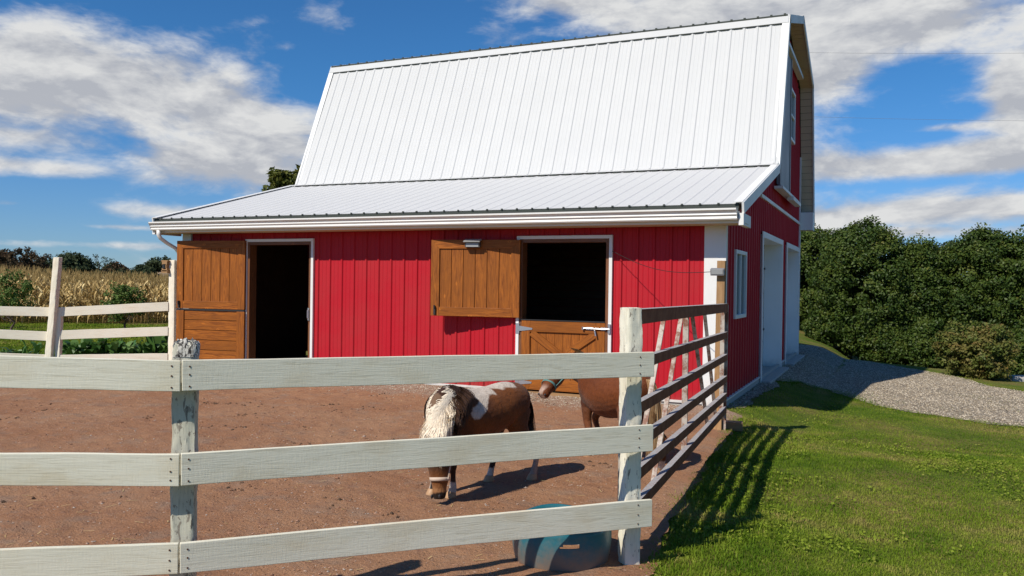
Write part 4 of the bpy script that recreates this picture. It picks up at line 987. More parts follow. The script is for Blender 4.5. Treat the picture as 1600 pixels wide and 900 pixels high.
for sg in (-1, 1):
    mb = MB(); a = hv + u1 * .070 * sg; b_ = Vector((.455, .145, .475)) + u1 * .092 * sg; mb.tube([a, a.lerp(b_, .5) + u1 * .024 * sg, b_], .008, 6, flat=.4, side=d1_); mb.build('cheek_strap', M['halter_tan'], root1)
for sg in (-1, 1):
    bm = bmesh.new(); bmesh.ops.create_uvsphere(bm, u_segments=12, v_segments=8, radius=.011); me3 = bpy.data.meshes.new('nostril'); bm.to_mesh(me3); bm.free()
    fr_ = Vector((1, .25, 0)).normalized(); me3.transform(Matrix.Translation(Vector((.487, .158, .075)) + HO + u1 * sg * .034 + fr_ * .040) @ Matrix.Diagonal((1, .6, 1.5, 1))); link('nostril', me3, M['muzzle'], root1, smooth=True)

CH = (.18, .052, .015); CHD = (.08, .024, .009)
def col2(p):
    x, y, z = p; n = noise.noise(p * 14) * .02
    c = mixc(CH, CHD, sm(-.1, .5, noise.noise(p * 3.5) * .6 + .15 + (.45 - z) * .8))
    if z < .46 and x > .0 and x < .42: c = mixc(c, (.30, .13, .06), .25)
    if z < .11 + n: c = (.62, .53, .45)
    if x > .40 and z > .50:                                        # face: blaze and pale nose
        d = (Vector((.42, .485, .56)) - p).length
        if d < .13: c = mixc((.50, .35, .27), c, sm(.06, .13, d))
        b_ = p - Vector((.485, .38, .675)); 
        if abs(b_.dot(Vector((.75, -.66, 0)).normalized())) < .02 and p.x + p.y > .80 : c = (.62, .52, .42)
    return c
tr2 = [((-.53, 0, .63), .03, .05), ((-.50, 0, .64), .10, .12), ((-.42, 0, .66), .165, .175), ((-.30, 0, .66), .19, .195), ((-.14, 0, .63), .205, .215), ((.03, 0, .61), .212, .225), ((.17, 0, .625), .19, .22), ((.28, 0, .64), .165, .205), ((.37, 0, .64), .125, .165), ((.43, 0, .62), .055, .09)]
H2O = Vector((.02, .085, -.10))
hd2 = {'st': [(tuple(Vector(p) + H2O), a * 1.2, b * 1.2) for p, a, b in [((.545, .105, .915), .04, .05), ((.525, .14, .885), .068, .078), ((.49, .21, .825), .078, .085), ((.47, .25, .79), .07, .078), ((.435, .32, .725), .050, .055), ((.415, .36, .69), .046, .047), ((.405, .38, .67), .045, .043), ((.397, .395, .655), .032, .03)]], 'side': (.85, .45, 0)}
nk2 = [((.20, 0, .70), .10, .17), ((.32, .0, .735), .09, .16), ((.44, .05, .78), .078, .13), ((.515, .115, .81), .068, .11), ((.555, .175, .835), .058, .08)]
def lim(L, m_=1.0): return L
fr_near = fl(.22, .095, .28); fr_far = [((.28, -.08, .54), .05, .10), ((.31, -.095, .45), .047, .062), ((.37, -.095, .37), .036, .042), ((.40, -.095, .31), .032, .034), ((.345, -.095, .22), .022, .023), ((.30, -.095, .15), .026, .027), ((.29, -.095, .11), .028, .028), ((.295, -.095, .095), .03, .03)]
P2c = (-.30, -3.80)
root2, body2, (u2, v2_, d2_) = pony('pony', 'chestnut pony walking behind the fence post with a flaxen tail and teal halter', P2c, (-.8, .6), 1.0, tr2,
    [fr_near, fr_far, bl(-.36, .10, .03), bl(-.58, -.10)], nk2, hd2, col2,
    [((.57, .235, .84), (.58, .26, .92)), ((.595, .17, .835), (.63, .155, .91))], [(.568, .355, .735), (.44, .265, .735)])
paths, tints = [], []
for k in range(900):
    s = random.random(); base = Vector((.20, 0, .86)).lerp(Vector((.56, .08, .985)), s) + UZ * -.02 * math.sin(s * 3); base += Vector((random.uniform(-.015, .015), random.uniform(-.012, .012), 0)); L = random.uniform(.12, .24); P = []
    for j in range(8): q = j / 7; P.append(base + Vector((-.03 * q + .01 * noise.noise((k, q, 0)), -(.10 * min(1, q * 2) ** .7), .012 * math.sin(q * 3) - L * q ** 1.3)))
    paths.append(P); tints.append(random.random())
strands('mane', body2, paths, M['hair_flax'], root2, .005, tints)
paths, tints = [], []
for k in range(900):
    base = Vector((-.525 + random.uniform(-.012, .012), random.uniform(-.022, .022), .76 + random.uniform(-.02, .02))); L = random.uniform(.42, .66); P = []
    w1 = random.uniform(-.035, .045); w2 = random.uniform(-.055, .055)
    for j in range(9): q = j / 8; P.append(base + Vector((-.085 * min(1, q * 2.5) ** .6 - w1 * q, w2 * q ** .7, .01 - L * q ** 1.2)))
    paths.append(P); tints.append(random.random())
strands('tail', body2, paths, M['hair_flax'], root2, .0065, tints)
hv = Vector((.447, .298, .745)) + H2O; band('noseband', hv, u2, v2_, .069, .074, d2_, .022, M['halter_teal'], root2)
band('headstall', Vector((.542, .231, .775)), u2, v2_, .090, .099, d2_, .02, M['halter_teal'], root2)
for sg in (-1, 1):
    mb = MB(); a = hv + u2 * .065 * sg; b_ = Vector((.542, .231, .775)) + u2 * .092 * sg; mb.tube([a, a.lerp(b_, .5) + u2 * .014 * sg, b_], .007, 6, flat=.4, side=d2_); mb.build('cheek_strap', M['halter_teal'], root2)
    bm = bmesh.new(); bmesh.ops.create_uvsphere(bm, u_segments=12, v_segments=8, radius=.010); me3 = bpy.data.meshes.new('nostril'); bm.to_mesh(me3); bm.free()
    me3.transform(Matrix.Translation(Vector((.412, .492, .578)) + u2 * sg * .034)); link('nostril', me3, M['muzzle'], root2, smooth=True)

# ------------------------------------------------------------------ vegetation
def leaves(centres, size, up=.4, aspect=.75, jitter=.5, normals=None):
    """one pointed quad per centre"""
    n = len(centres); nrm_ = rng.normal(size=(n, 3)) + np.array([0, 0, up]) + (normals if normals is not None else 0)
    nrm_ /= np.linalg.norm(nrm_, axis=1)[:, None]; r = rng.normal(size=(n, 3)); a = np.cross(nrm_, r); a /= np.linalg.norm(a, axis=1)[:, None]; b = np.cross(nrm_, a)
    s = (size * (1 + jitter * (rng.random(n) - .5)))[:, None]
    V = np.stack([centres - a * s * .55, centres - b * s * aspect * .42, centres + a * s * .6, centres + b * s * aspect * .42], 1)
    return V.reshape(-1, 3)
def crown_points(c, rad, nclump, nleaf, cr, flat=.8, seed=0, low=-1, shell=.55, core=.3, boxy=0):
    """clumps on an uneven ellipsoid with leaf clouds around each"""
    g = np.random.default_rng(seed); out = []; tn = []; nr = []
    rad = np.array(rad)
    for k in range(nclump):
        d = g.normal(size=3); d /= np.linalg.norm(d)
        if d[2] < low: d[2] = abs(d[2])
        lump = 1 + .16 * noise.noise((d[0] * 2.2 + seed, d[1] * 2.2, d[2] * 2.2)) + .10 * noise.noise((d[0] * 6, d[1] * 6 + seed, d[2] * 6))
        r = lump * (shell + (1 - shell) * g.random() ** .4) if g.random() > core else lump * g.random() ** .5 * .8
        if boxy and d[2] < .25: d = d * np.array([1, 1, 1.0]); hh_ = math.hypot(d[0], d[1]); kk_ = (1 / max(hh_, .35)) ** boxy; d = np.array([d[0] * kk_, d[1] * kk_, d[2]])
        cc = c + d * rad * r; rr = cr * g.uniform(.55, 1.35); ct = g.random()
        q = g.normal(size=(nleaf, 3)); q /= np.linalg.norm(q, axis=1)[:, None]; rd = (g.random(nleaf) ** .45)[:, None]
        off = q * rd * rr * np.array([1, 1, flat]); out.append(cc + off); nr.append(q * .8 + d * .5)
        tn.append(np.clip(.18 + .5 * ct * .8 + .28 * g.random(nleaf) - .1 + .12 * q[:, 2], 0, 1))
    return np.concatenate(out), np.concatenate(tn), np.concatenate(nr)
def trunk_mb(base, h, r, limbs=7, spread=1.0, seed=1, fork=.35):
    g = random.Random(seed); mb = MB(); b0 = Vector(base)
    pts = [b0 + Vector((g.uniform(-.04, .04) * i, g.uniform(-.04, .04) * i, h * i / 5)) for i in range(6)]
    mb.tube([b0 - UZ * .1] + pts, [r * 1.5] + [r * (1.15 - .19 * i) for i in range(6)], 9)
    for k in range(limbs):
        s = fork + (1 - fork) * k / limbs; p = pts[0].lerp(pts[-1], s); a = g.random() * 6.28 + k * 2.4; d = Vector((math.cos(a), math.sin(a), g.uniform(.5, 1.1))) * spread * (1.1 - s * .6)
        q = p + d * .5 + Vector((0, 0, -.05)); e = p + d; rr = r * .5 * (1.2 - s)
        mb.tube([p, q, e], [rr, rr * .7, rr * .25], 6)
        for j in range(2):
            e2 = q + Vector((g.uniform(-1, 1), g.uniform(-1, 1), g.uniform(.3, 1))) * spread * .4; mb.tube([q, e2], [rr * .5, rr * .15], 5)
    return mb
def tree(name, label, cat, x, y, z0, rad, hc, m, ncl, nlf, cr, ls, seed, group=None, th=None, tr_=.08, low=-1, shell=.55, core=.3, flat=.8, up=.4, boxy=0):
    z = hz(x, y) if z0 is None else z0
    r = thing(name, label, cat, (x, y, z), group)
    P, T, Nn = crown_points(np.array([x, y, z + hc]), rad, ncl, nlf, cr, flat, seed, low, shell, core, boxy)
    ok = P[:, 2] > z + .02; P, T, Nn = P[ok], T[ok], Nn[ok]
    quads_mesh('crown', leaves(P, ls, up, normals=Nn), 4, T, m, r)
    trunk_mb((x, y, z), th or hc * 1.05, tr_, 8, min(rad[0], rad[1]) * .75, seed).build('trunk', M['bark'], r, smooth=True)
    return r
def inv(px_, dep_):                                                              # ground point below a bearing at a depth
    dx = (px_ - 800) / 1303.0; v = Vector((-.411, .912)) + Vector((.912, .411)) * dx; return CAM.x + v.x * dep_, CAM.y + v.y * dep_
# right-hand row of trees
G_ = 'trees in a row beyond the gravel drive'
for px_, dp_, rx_, ytop, sd, lab in ((1262, 33, 1.55, 366, 3, 'dark green tree nearest the back corner of the barn'),
                              (1350, 30, 1.72, 355, 5, 'broad rounded tree left of centre in the row beyond the drive'),
                              (1432, 29.5, 1.05, 378, 14, 'slimmer tree whose crown slopes down to the gap in the row'),
                              (1535, 29, 1.38, 362, 9, 'tall leafy tree just behind the reddish bush'),
                              (1640, 28, 1.95, 358, 12, 'big rounded tree at the right end of the row')):
    x, y = inv(px_, dp_); zt = 1.6 + (454 - ytop) * dp_ / 1303; z_ = hz(x, y); rz_ = (zt - z_) * .475
    tree('leafy_tree', lab, 'tree', x, y, None, (rx_, rx_, rz_), zt - z_ - rz_ * 1.0, M['leaf'], 560, 130, .36, .092, sd, G_, 2.9, .09, shell=.8, core=.25, boxy=.75)
for px_, dp_, rd, hc, sd, lab in ((1296, 30, (.8, .6, .6), .6, 23, 'low undergrowth at the foot of the tree near the barn corner'),
                              (1385, 28.5, (.9, .6, .6), .6, 24, 'low undergrowth in the shade between the two left trees'),
                              (1462, 27, (1.0, .6, .8), .7, 25, 'dark undergrowth left of the reddish bush'), (1615, 25.5, (1.1, .6, .8), .7, 26, 'green undergrowth at the right end of the tree row')):
    x, y = inv(px_, dp_); tree('undergrowth_shrub', lab, 'shrub', x, y, None, rd, hc, M['leaf'], 150, 100, .24, .085, sd, 'undergrowth under the tree row', .5, .02)
x, y = inv(1528, 19.2); tree('bush', 'bush with reddish and pale green leaves in front of the tree row', 'bush', x, y, None, (.82, .65, .70), .58, M['leaf_bush'], 200, 100, .17, .065, 31, None, .5, .025, core=.3)
for px_, dp_, sd, hc, lab in ((1465, 60, 41, 4.6, 'distant tree seen through the gap between the crowns'), (1492, 64, 42, 5.3, 'second distant tree in the gap, lighter and feathery')):
    x, y = inv(px_, dp_); tree('distant_tree', lab, 'tree', x, y, None, (1.5, 1.5, 1.2), hc, M['leaf_far'], 80, 50, .5, .2, sd, 'distant trees behind the row', None, .1)
x, y = inv(1604, 19.2); mbx = MB(); mbx.obox((x, y, hz(x, y) + .02), (1, .4, 0), (-.4, 1, 0), (0, 0, 1), .42, .25, .09); o = mbx.build('flat_stone', M['concrete'], base=(x, y, 0), bevel=.05); tag(o, 'pale flat stone on the grass strip behind the drive', 'stone')
# tree rising behind the lean-to roof
x, y = inv(457, 33); tree('yellowing_tree', 'yellowing treetop rising behind the left end of the barn roof', 'tree', x, y, None, (1.15, 1.15, 1.5), 4.62, M['leaf_y'], 190, 60, .3, .17, 55, None, 5.0, .11, flat=.6)
# far left tree line
tl = [(28, 72, (3.4, 3, 2.2), 2.6, 'leaf_rust', 'wide rust-brown tree at the left end of the far tree line'), (75, 84, (2.6, 2, 1.8), 1.9, 'leaf_far', 'dark green tree beside the rust-brown one'),
      (-20, 80, (3, 3, 2.2), 2.4, 'leaf_far', 'dark tree at the very left edge of the far tree line'), (113, 66, (1.5, 1.5, 1.5), 2.7, 'leaf_far', 'tall narrow tree just right of the leaning post'), (100, 90, (3, 2, 1.1), 1.6, 'leaf_far', 'low dark thicket behind the leaning post'),
      (132, 75, (1.6, 1.5, 1.0), 1.6, 'leaf_far', 'rounded green bush in the far tree line'), (153, 70, (1.2, 1.2, 1.3), 3.2, 'bare', 'thin half-bare tree standing above the far tree line'), (172, 80, (1.8, 2, 1.2), 1.7, 'leaf_far', 'low green tree right of the half-bare one'),
      (180, 78, (1.1, 1.1, 1.1), 2.2, 'leaf_rust', 'small brownish tree in the middle of the far line'), (203, 68, (2.0, 1.6, 1.2), 1.5, 'leaf_far', 'broad low tree where the far line ends'), (192, 66, (1.2, 1.2, .9), 2.1, 'bare', 'dark twiggy tree above the broad low one'),
      (222, 74, (1.2, 1.2, 1.3), 1.9, 'leaf_far', 'last dark tree before the open brown field'),
      (60, 60, (2.6, 1.5, .8), 1.5, 'leaf_far', 'long low hedge of scrub below the rust-brown tree'), (150, 62, (3.0, 1.5, .75), 1.5, 'leaf_far', 'long low hedge of scrub under the half-bare tree'), (205, 60, (1.6, 1.5, .7), 1.4, 'leaf_green', 'bright green scrub at the right end of the far line')]
for k, (px_, dp_, rd, hc, m_, lab) in enumerate(tl):
    x, y = inv(px_, dp_); rd = (rd[0], rd[1], rd[2] * .82); hc = hc * .80
    bare = m_ == 'bare'
    tree('bare_tree' if bare else 'distant_tree', lab, 'tree', x, y, None, rd, hc, M['leaf_far' if bare else m_], 22 if bare else 190, 26 if bare else 60, .42, .14 if bare else .2, 60 + k, 'far tree line beyond the corn', hc * 1.35, .08 if bare else .11, shell=.3)
for k, (px_, dp_) in enumerate(((244, 260), (252, 250), (266, 270), (258, 262), (274, 255), (236, 268))):
    x, y = inv(px_, dp_); tree('distant_tree', ('dark round tree on the horizon above the brown field' if k == 1 else None) or ['low tree at the left of the horizon clump', '', 'low tree at the right of the horizon clump', 'low tree at the centre of the horizon clump', 'low tree on the horizon beside the fence post lamp', 'faint low tree on the horizon at the edge of the far line'][k], 'tree', x, y, None, (4.5, 4, 1.5 if k != 1 else 2.3), 1.5 if k != 1 else 2.6, M['leaf_far'], 60, 30, 1.0, .75, 90 + k, 'horizon trees above the brown field', None, .25)
# brown field on the rise behind the corn (an inlaid sheet on the ground)
fx = []
for a_, d_ in ((205, 100), (300, 100), (420, 110), (420, 270), (200, 270)): fx.append(inv(a_, d_))
n_ = 14; mv = []; 
for j in range(n_ + 1):
    for i in range(n_ + 1):
        a_ = 190 + 260 * i / n_; d_ = 95 + 170 * j / n_; x, y = inv(a_, d_); mv.append((x, y, hz(x, y) + .25))
me = bpy.data.meshes.new('harvested_field'); me.from_pydata(mv, [], [(j * (n_ + 1) + i, j * (n_ + 1) + i + 1, (j + 1) * (n_ + 1) + i + 1, (j + 1) * (n_ + 1) + i) for j in range(n_) for i in range(n_)]); tag(link('harvested_field', me, M['field'], smooth=True), kind='structure')

# ornamental shrub trees on the back lawn
for px_, dp_, rd, hc, sd, lab in ((18, 23.5, (.72, .6, .66), 1.1, 71, 'green shrub tree at the left edge in front of the corn'), (196, 23.0, (.62, .5, .50), .95, 72, 'small green shrub tree between the leaning post and the barn'), (-60, 25, (.8, .7, .7), 1.1, 73, 'green shrub tree partly out of the frame on the left')):
    x, y = inv(px_, dp_); tree('shrub_tree', lab, 'shrub', x, y, None, rd, hc, M['leaf_green'], 70, 34, .15, .07, sd, 'shrub trees on the back lawn', .8, .035, shell=.3, flat=1.0)
# corn
def corn():
    V = []; T = []; 
    def q4(a, b, c, d, t_): V.extend((a, b, c, d)); T.append(t_)
    e0 = np.array(inv(-90, 28)); e1 = np.array(inv(330, 30.5)); dr = e1 - e0; L = np.linalg.norm(dr); dr = dr / L; nn_ = np.array([-dr[1], dr[0]])
    if nn_ @ np.array([-.411, .912]) < 0: nn_ = -nn_
    for row in range(26):
        step = .16 if row < 8 else .26; n = int((L + row * 1.0) / step)
        for k in range(n):
            p = e0 + dr * (k * step - row * .5 + random.uniform(-.05, .05)) + nn_ * (row * .72 + random.uniform(-.08, .08)); z = hz(*p); H = random.uniform(1.72, 2.12) - .34 * max(0, k * step - row * .5) / L - .05 + .25 * noise.noise((p[0] * .3, p[1] * .3, 0))
            if row > 20: H *= 1.02
            b = Vector((p[0], p[1], z)); lean = Vector((random.uniform(-.08, .08), random.uniform(-.08, .08), 1)); w_ = Vector((.011, .0, 0)); w2 = Vector((0, .011, 0)); top = b + lean * H * .88; tt = random.uniform(.1, .5)
            q4(b - w_, b + w_, top + w_ * .5, top - w_ * .5, tt); q4(b - w2, b + w2, top + w2 * .5, top - w2 * .5, tt)
            nl = 9 if row < 8 else 6
            ct = random.uniform(-.15, .2)
            for j in range(nl):
                s = (.12 + .8 * j / nl) if row < 8 else (.45 + .5 * j / nl); a = random.uniform(0, 6.28); o = b + lean * H * .88 * s; d = Vector((math.cos(a), math.sin(a), 0)); ll = random.uniform(.35, .65); side = Vector((-d.y, d.x, 0)) * random.uniform(.022, .038) + UZ * random.uniform(-.02, .02)
                pts = [o, o + d * ll * .35 + UZ * ll * .38, o + d * ll * .62 + UZ * ll * .12, o + d * ll * .7 - UZ * ll * .45]; ws = [.6, 1, .8, .1]
                tn = min(1, max(0, random.gauss(.5 + .18 * s, .2) + ct))
                for i in range(3): q4(pts[i] - side * ws[i], pts[i] + side * ws[i], pts[i + 1] + side * ws[i + 1], pts[i + 1] - side * ws[i + 1], tn)
            for j in range(4):                                                       # tassel
                d = Vector((random.uniform(-.12, .12), random.uniform(-.12, .12), random.uniform(.15, .3))); sd = Vector((.008, .006, 0)); q4(top - sd, top + sd, top + d + sd * .4, top + d - sd * .4, random.uniform(.2, .55))
            if row < 8 and random.random() < .8:                                      # ear
                o = b + lean * H * random.uniform(.38, .5); d = Vector((random.uniform(-1, 1), random.uniform(-1, 1), .9)).normalized() * .2; sd = Vector((-d.y, d.x, 0)).normalized() * .03; q4(o - sd, o + sd, o + d + sd * .6, o + d - sd * .6, random.uniform(.75, 1))
    return quads_mesh('corn_field', np.array([tuple(v) for v in V]), 4, np.array(T), M['corn'])
tag(corn(), 'dry golden corn standing in rows beyond the back lawn', 'corn', kind='stuff')
# broad-leaved plants behind the far fence
cl_lab = ['spiky-leaved plant left of the leaning post', 'tall leafy plant hard right of the leaning post', 'dense broad-leaved plant second right of the leaning post', 'broad-leaved plant with upright leaves midway along the far fence', 'low broad-leaved plant in the gap of the leafy row', 'bushy broad-leaved plant next to the fence post by the barn', 'lowest leafy sprig at the far left of the leafy row', 'dark broad-leaved plant touching the barn-side post']
for k, (px_, dp_, s_) in enumerate(((50, 15.8, .95), (118, 15.7, .95), (145, 15.9, 1.05), (178, 16.1, 1.0), (212, 16.3, .85), (245, 16.2, 1.15), (22, 15.9, .6), (268, 16.6, 1.2))):
    x, y = inv(px_, dp_); z = hz(x, y); V = []; T = []
    r = thing('leafy_plant', cl_lab[k], 'plant', (x, y, z), 'broad-leaved plants along the far fence')
    for j in range(46 if k != 0 else 22):
        a = random.uniform(0, 6.28); el_ = random.uniform(.25, 1.35); ll = random.uniform(.34, .60) * s_; d = Vector((math.cos(a) * math.cos(el_), math.sin(a) * math.cos(el_), math.sin(el_))); sd = Vector((-math.sin(a), math.cos(a), 0)) * (.075 if k != 0 else .045) * s_; o = Vector((x, y, z)) + Vector((random.uniform(-.16, .16), random.uniform(-.16, .16), 0)); dr = -UZ * ll
        pts = [o, o + d * ll * .45, o + d * ll * .8 + dr * .04, o + d * ll * 1.05 + dr * .2, o + d * ll * 1.15 + dr * .38]; ws = [.15, .8, 1, .6, .05]; tn = random.random()
        for i in range(4): V += [pts[i] - sd * ws[i], pts[i] + sd * ws[i], pts[i + 1] + sd * ws[i + 1], pts[i + 1] - sd * ws[i + 1]]; T.append(tn)
    quads_mesh('foliage', np.array([tuple(v) for v in V]), 4, np.array(T), M['comfrey'], r)

# ------------------------------------------------------------------ grass blades, stones
def nz2(x, y, s, o): return .62 * vn(x * s + o * 17.3, y * s + o * 31.7) + .2 * vn(x * s * 2.3 + o * 11, y * s * 2.3)
def frustum_pts(n, px0, px1, d0, d1, power=1.0):
    u = rng.random(n); dd = d0 + (d1 - d0) * u ** power; px_ = px0 + (px1 - px0) * rng.random(n)
    dx = (px_ - 800) / 1303; return CAM.x + (-.411 + .912 * dx) * dd, CAM.y + (.912 + .411 * dx) * dd, dd
def blades(name, x, y, hmin, hmax, w_, m, tint_shift=0.0):
    n = len(x); z = hnp(x, y) - .006; h = (hmin + (hmax - hmin) * rng.random(n)) * (1 + .5 * nz2(x, y, 2.2, 5)); a = rng.random(n) * 6.283; le = rng.random(n) * .9 + .1
    dx, dy = np.cos(a), np.sin(a); b = np.stack([x, y, z], 1); sd = np.stack([-dy, dx, np.zeros(n)], 1) * (w_ * (.6 + .8 * rng.random(n)))[:, None] / 2
    m1 = b + np.stack([dx * h * le * .3, dy * h * le * .3, h * .6], 1); tp = b + np.stack([dx * h * le, dy * h * le, h * (1.02 - le * .35)], 1)
    V = np.stack([b - sd, b + sd, m1 + sd * .75, m1 - sd * .75, m1 - sd * .75, m1 + sd * .75, tp + sd * .1, tp - sd * .1], 1).reshape(-1, 3)
    tn = np.clip(.42 + .5 * nz2(x, y, 1.3, 1) + .45 * nz2(x, y, 3.3, 9) + .35 * nz2(x, y, 9, 3) + .22 * (rng.random(n) - .5) + tint_shift + (rng.random(n) > .965) * .5, 0, 1)
    return quads_mesh(name, V, 4, np.repeat(tn, 2), m)
def bare_mask(x, y):
    """worn spots near the gate path, and thin grass creeping in at the dirt edge"""
    d = np.zeros(len(x))
    for cx, cy, r0, k in ((1.05, -1.2, .28, .85), (1.3, -1.7, .2, .5), (2.3, -6.3, .5, .25), (.6, .3, .3, .4)): d += k * np.exp(-((x - cx) ** 2 + (y - cy) ** 2) / r0 ** 2)
    return d
n1 = 430000
x, y, dd = frustum_pts(n1, 975, 1980, 4.3, 17.5, 1.3)
jd = np.array([(px_ + .10 * noise.noise((py_ * 1.5, 1, 0)), py_) for px_, py_ in dirt_poly])
ok = ~in_poly(x - .03 + .12 * nz2(x, y, 3, 2), y, dirt_poly) & ((~in_poly(x + .15 * nz2(x, y, 2, 7), y + .15 * nz2(x, y, 2.5, 3), grav_poly)) ) & ~((x < .03) & (y > -.05)) & (rng.random(n1) > bare_mask(x, y))
x, y = x[ok], y[ok]
tag(blades('lawn_grass', x, y,  .011, .028, .0042, M['blade']), 'short green grass on the lawn right of the barn', 'grass', kind='stuff')
xe = rng.uniform(.5, 1.35, 26000); ye = rng.uniform(-7.6, -.4, 26000); lim_ = .42 - (ye + 1.9) * .085
dist_ = xe - lim_; ok = (dist_ > -.05 + .1 * nz2(xe, ye, 3, 4)) & (rng.random(26000) < np.clip(1 - dist_ * 1.3, .1, 1))
tag(blades('lawn_edge_weeds', xe[ok], ye[ok], .018, .05, .006, M['blade'], -.05), 'taller ragged grass and weeds along the gate line', 'grass', kind='stuff')
xg, yg, _ = frustum_pts(30000, 1140, 1660, 10.5, 24, 1); gm = in_poly(xg, yg, grav_poly) & (nz2(xg, yg, .9, 12) + .6 * np.exp(-((xg - .6) ** 2 / .5 + (yg - 4.6) ** 2 / 4)) > .15) & (rng.random(30000) < .6)
tag(blades('drive_weeds', xg[gm], yg[gm], .015, .04, .006, M['blade'], .05), 'sparse weeds growing through the gravel', 'weeds', kind='stuff')
x, y, dd = frustum_pts(60000, -60, 330, 13.5, 29, 1.0); ok = ~in_poly(x, y, dirt_poly) & ~((x > -9.4) & (y > -.1)); tag(blades('back_lawn_grass', x[ok], y[ok], .03, .07, .016, M['blade'], -.02), 'mown grass of the back lawn between fence and corn', 'grass', kind='stuff')
xc, yc, _ = frustum_pts(26000, 990, 1660, 4.5, 13, 1.2); ok = ~in_poly(xc, yc, dirt_poly) & ~in_poly(xc, yc, grav_poly) & (nz2(xc, yc, 1.6, 21) + .6 * nz2(xc, yc, 5, 22) + .35 * (rng.random(len(xc)) - .5) > .16); xc, yc = xc[ok], yc[ok]
cp = np.stack([xc, yc, hnp(xc, yc) + .014 + .014 * rng.random(len(xc))], 1)
tag(quads_mesh('clover', leaves(cp, .019, 2.2, 1.1), 4, np.clip(.45 + .35 * rng.random(len(xc)) + .2 * nz2(xc, yc, 3, 4), 0, .8), M['blade']), 'patches of small round clover leaves in the lawn', 'clover', kind='stuff')
def edge_pts(P, i0, i1, per_m, sig):
    out = []
    for (ax0, ay0), (ax1, ay1) in zip(P[i0:i1], P[i0 + 1:i1 + 1]):
        n_ = int(per_m * math.hypot(ax1 - ax0, ay1 - ay0)); t_ = rng.random(n_); dx_, dy_ = ax1 - ax0, ay1 - ay0; L_ = math.hypot(dx_, dy_); o_ = rng.normal(0, sig, n_) * (1 + vn((ax0 + dx_ * t_) * 4, (ay0 + dy_ * t_) * 4))
        out.append(np.stack([ax0 + dx_ * t_ - dy_ / L_ * o_, ay0 + dy_ * t_ + dx_ / L_ * o_], 1))
    return np.concatenate(out)
E1 = edge_pts(dirt_poly, 2, 8, 1300, .06); E2 = edge_pts(grav_poly, 3, 13, 700, .10); E3 = edge_pts(grav_poly, 14, 22, 350, .12)
for E_, nm, lab, h1 in ((E1, 'dirt_edge_tufts', 'ragged grass tufts hanging over the edge of the paddock dirt', .05), (np.concatenate([E2, E3]), 'drive_edge_tufts', 'ragged grass creeping over the edges of the gravel drive', .045)):
    tag(blades(nm, E_[:, 0], E_[:, 1], .012, h1, .005, M['blade'], -.02), lab, 'grass', kind='stuff')
# straggling grass in the dirt close to the gate
x = rng.uniform(.2, .8, 1500); y = rng.uniform(-6.8, -1, 1500); ok = (nz2(x, y, 4, 3) > .22); blx = blades('dirt_weeds', x[ok], y[ok], .015, .04, .005, M['blade'], .1); tag(blx, 'sparse grass tufts coming up through the dirt by the gate', 'weeds', kind='stuff')

def stones(name, x, y, size, m, lift=.0):
    n = len(x); z = (dirt_h(x, y) if lift == 'dirt' else hnp(x, y) + lift) + size * .10; O = np.array([(1, 0, 0), (0, 1, 0), (-1, 0, 0), (0, -1, 0), (0, 0, 1), (0, 0, -1)], 'f'); F = [(0, 1, 4), (1, 2, 4), (2, 3, 4), (3, 0, 4), (1, 0, 5), (2, 1, 5), (3, 2, 5), (0, 3, 5)]
    a = rng.random(n) * 6.28; ca, sa = np.cos(a), np.sin(a); V = O[None] * (.6 + .8 * rng.random((n, 6, 1))) * np.array([1, .75, .5]) * size[:, None, None] * .6
    X_ = V[:, :, 0] * ca[:, None] - V[:, :, 1] * sa[:, None]; Y_ = V[:, :, 0] * sa[:, None] + V[:, :, 1] * ca[:, None]; V = np.stack([X_ + x[:, None], Y_ + y[:, None], V[:, :, 2] + z[:, None]], 2)
    VV = V[:, np.array(F).ravel()].reshape(-1, 3); return quads_mesh(name, VV, 3, np.repeat(rng.random(n), 8), m)
x, y, _ = frustum_pts(26000, -60, 1060, 4.2, 15, 1.2); ok = in_poly(x, y, dirt_poly) & (y < -.15); x, y = x[ok], y[ok]
ok = rng.random(len(x)) < .35 + .65 * (nz2(x, y, 1.1, 6) > .05); x, y = x[ok], y[ok]
tag(stones('dirt_stones', x, y, .005 + .017 * rng.random(len(x)) ** 3 + .022 * (rng.random(len(x)) > .988), M['stone'], 'dirt'), 'small stones and clods scattered over the paddock dirt', 'stones', kind='stuff')
x = rng.uniform(-9.2, -.4, 12000); y = -.05 - np.abs(rng.normal(0, .45, 12000)); ok = y > -1.5; x, y = x[ok], y[ok]
tag(stones('drip_line_stones', x, y, .007 + .014 * rng.random(len(x)) ** 2, M['gstone'], 'dirt'), 'pale washed gravel along the foot of the red front wall', 'gravel', kind='stuff')
x, y, _ = frustum_pts(90000, 1140, 1680, 10.5, 26, .8); ok = in_poly(x, y, grav_poly); x, y = x[ok], y[ok]
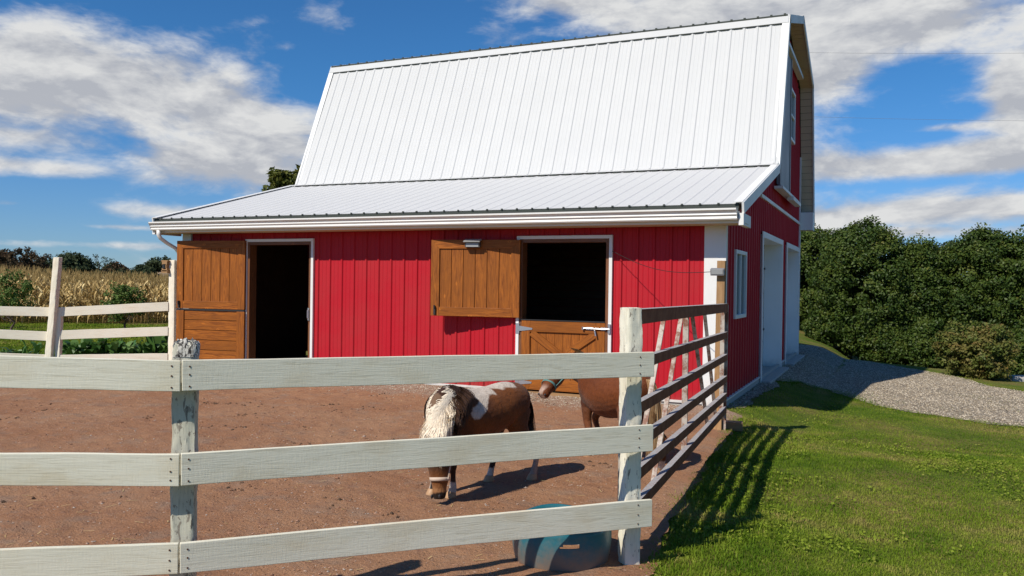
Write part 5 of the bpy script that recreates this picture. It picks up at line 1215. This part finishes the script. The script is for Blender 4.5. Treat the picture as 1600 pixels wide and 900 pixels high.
tag(stones('drive_stones', x, y, .012 + .018 * rng.random(len(x)) ** 2, M['gstone'], .006), 'loose pale limestone pieces on the gravel drive', 'gravel', kind='stuff')
V = []; T_ = []
for k in range(46):
    px_, dp_ = random.uniform(0, 960), random.uniform(4.6, 12); x0_, y0_ = inv(px_, dp_)
    if not in_poly(np.array([x0_]), np.array([y0_]), dirt_poly)[0] or y0_ > -.5: continue
    for j in range(random.randint(2, 9)):
        T_.append((x0_ + random.gauss(0, .07), y0_ + random.gauss(0, .07)))
T_ = np.array(T_); M['clod'] = tint_mat('dark_clods', [(.07, .045, .028), (.13, .075, .045), (.20, .11, .065)], .95)
tag(stones('clods', T_[:, 0], T_[:, 1], .018 + .022 * rng.random(len(T_)), M['clod'], 'dirt'), 'dark trodden clods and droppings scattered on the dirt', 'clods', kind='stuff')
# straw bits
V = []; 
for k in range(320):
    px_, dp_ = random.uniform(0, 1000), random.uniform(4.3, 12); x, y = inv(px_, dp_)
    if not in_poly(np.array([x]), np.array([y]), dirt_poly)[0]: continue
    a = random.random() * 6.28; L = random.uniform(.02, .09); d = Vector((math.cos(a), math.sin(a), 0)) * L; s_ = Vector((-math.sin(a), math.cos(a), 0)) * .0022; o = Vector((x, y, float(dirt_h(np.array(x), np.array(y))) + .006)); V += [o - d / 2 - s_, o - d / 2 + s_, o + d / 2 + s_, o + d / 2 - s_]
tag(quads_mesh('straw', np.array([tuple(v) for v in V]), 4, rng.random(len(V) // 4) * .3 + .7, M['corn']), 'stray bits of straw lying on the dirt', 'straw', kind='stuff')

# ------------------------------------------------------------------ overhead wires to the right
for yp0, yp1, lab in ((92, 80, 'upper thin utility wire crossing the sky right of the barn'), (190, 186, 'lower thin utility wire crossing the sky right of the barn')):
    dW = 42.0; mb = MB(); P = []
    for i in range(17):
        px_ = 1150 + i * 60; x, y = inv(px_, dW); z = 1.6 + (452 - (yp0 + (yp1 - yp0) * (i / 8) )) / 1303 * dW + .25 * ((i - 8) / 8) ** 2; P.append((x, y, z))
    mb.tube(P, .0055, 5); o = mb.build('power_line', M['grey_trim'], base=P[0]); tag(o, lab, 'wire', 'utility wires')
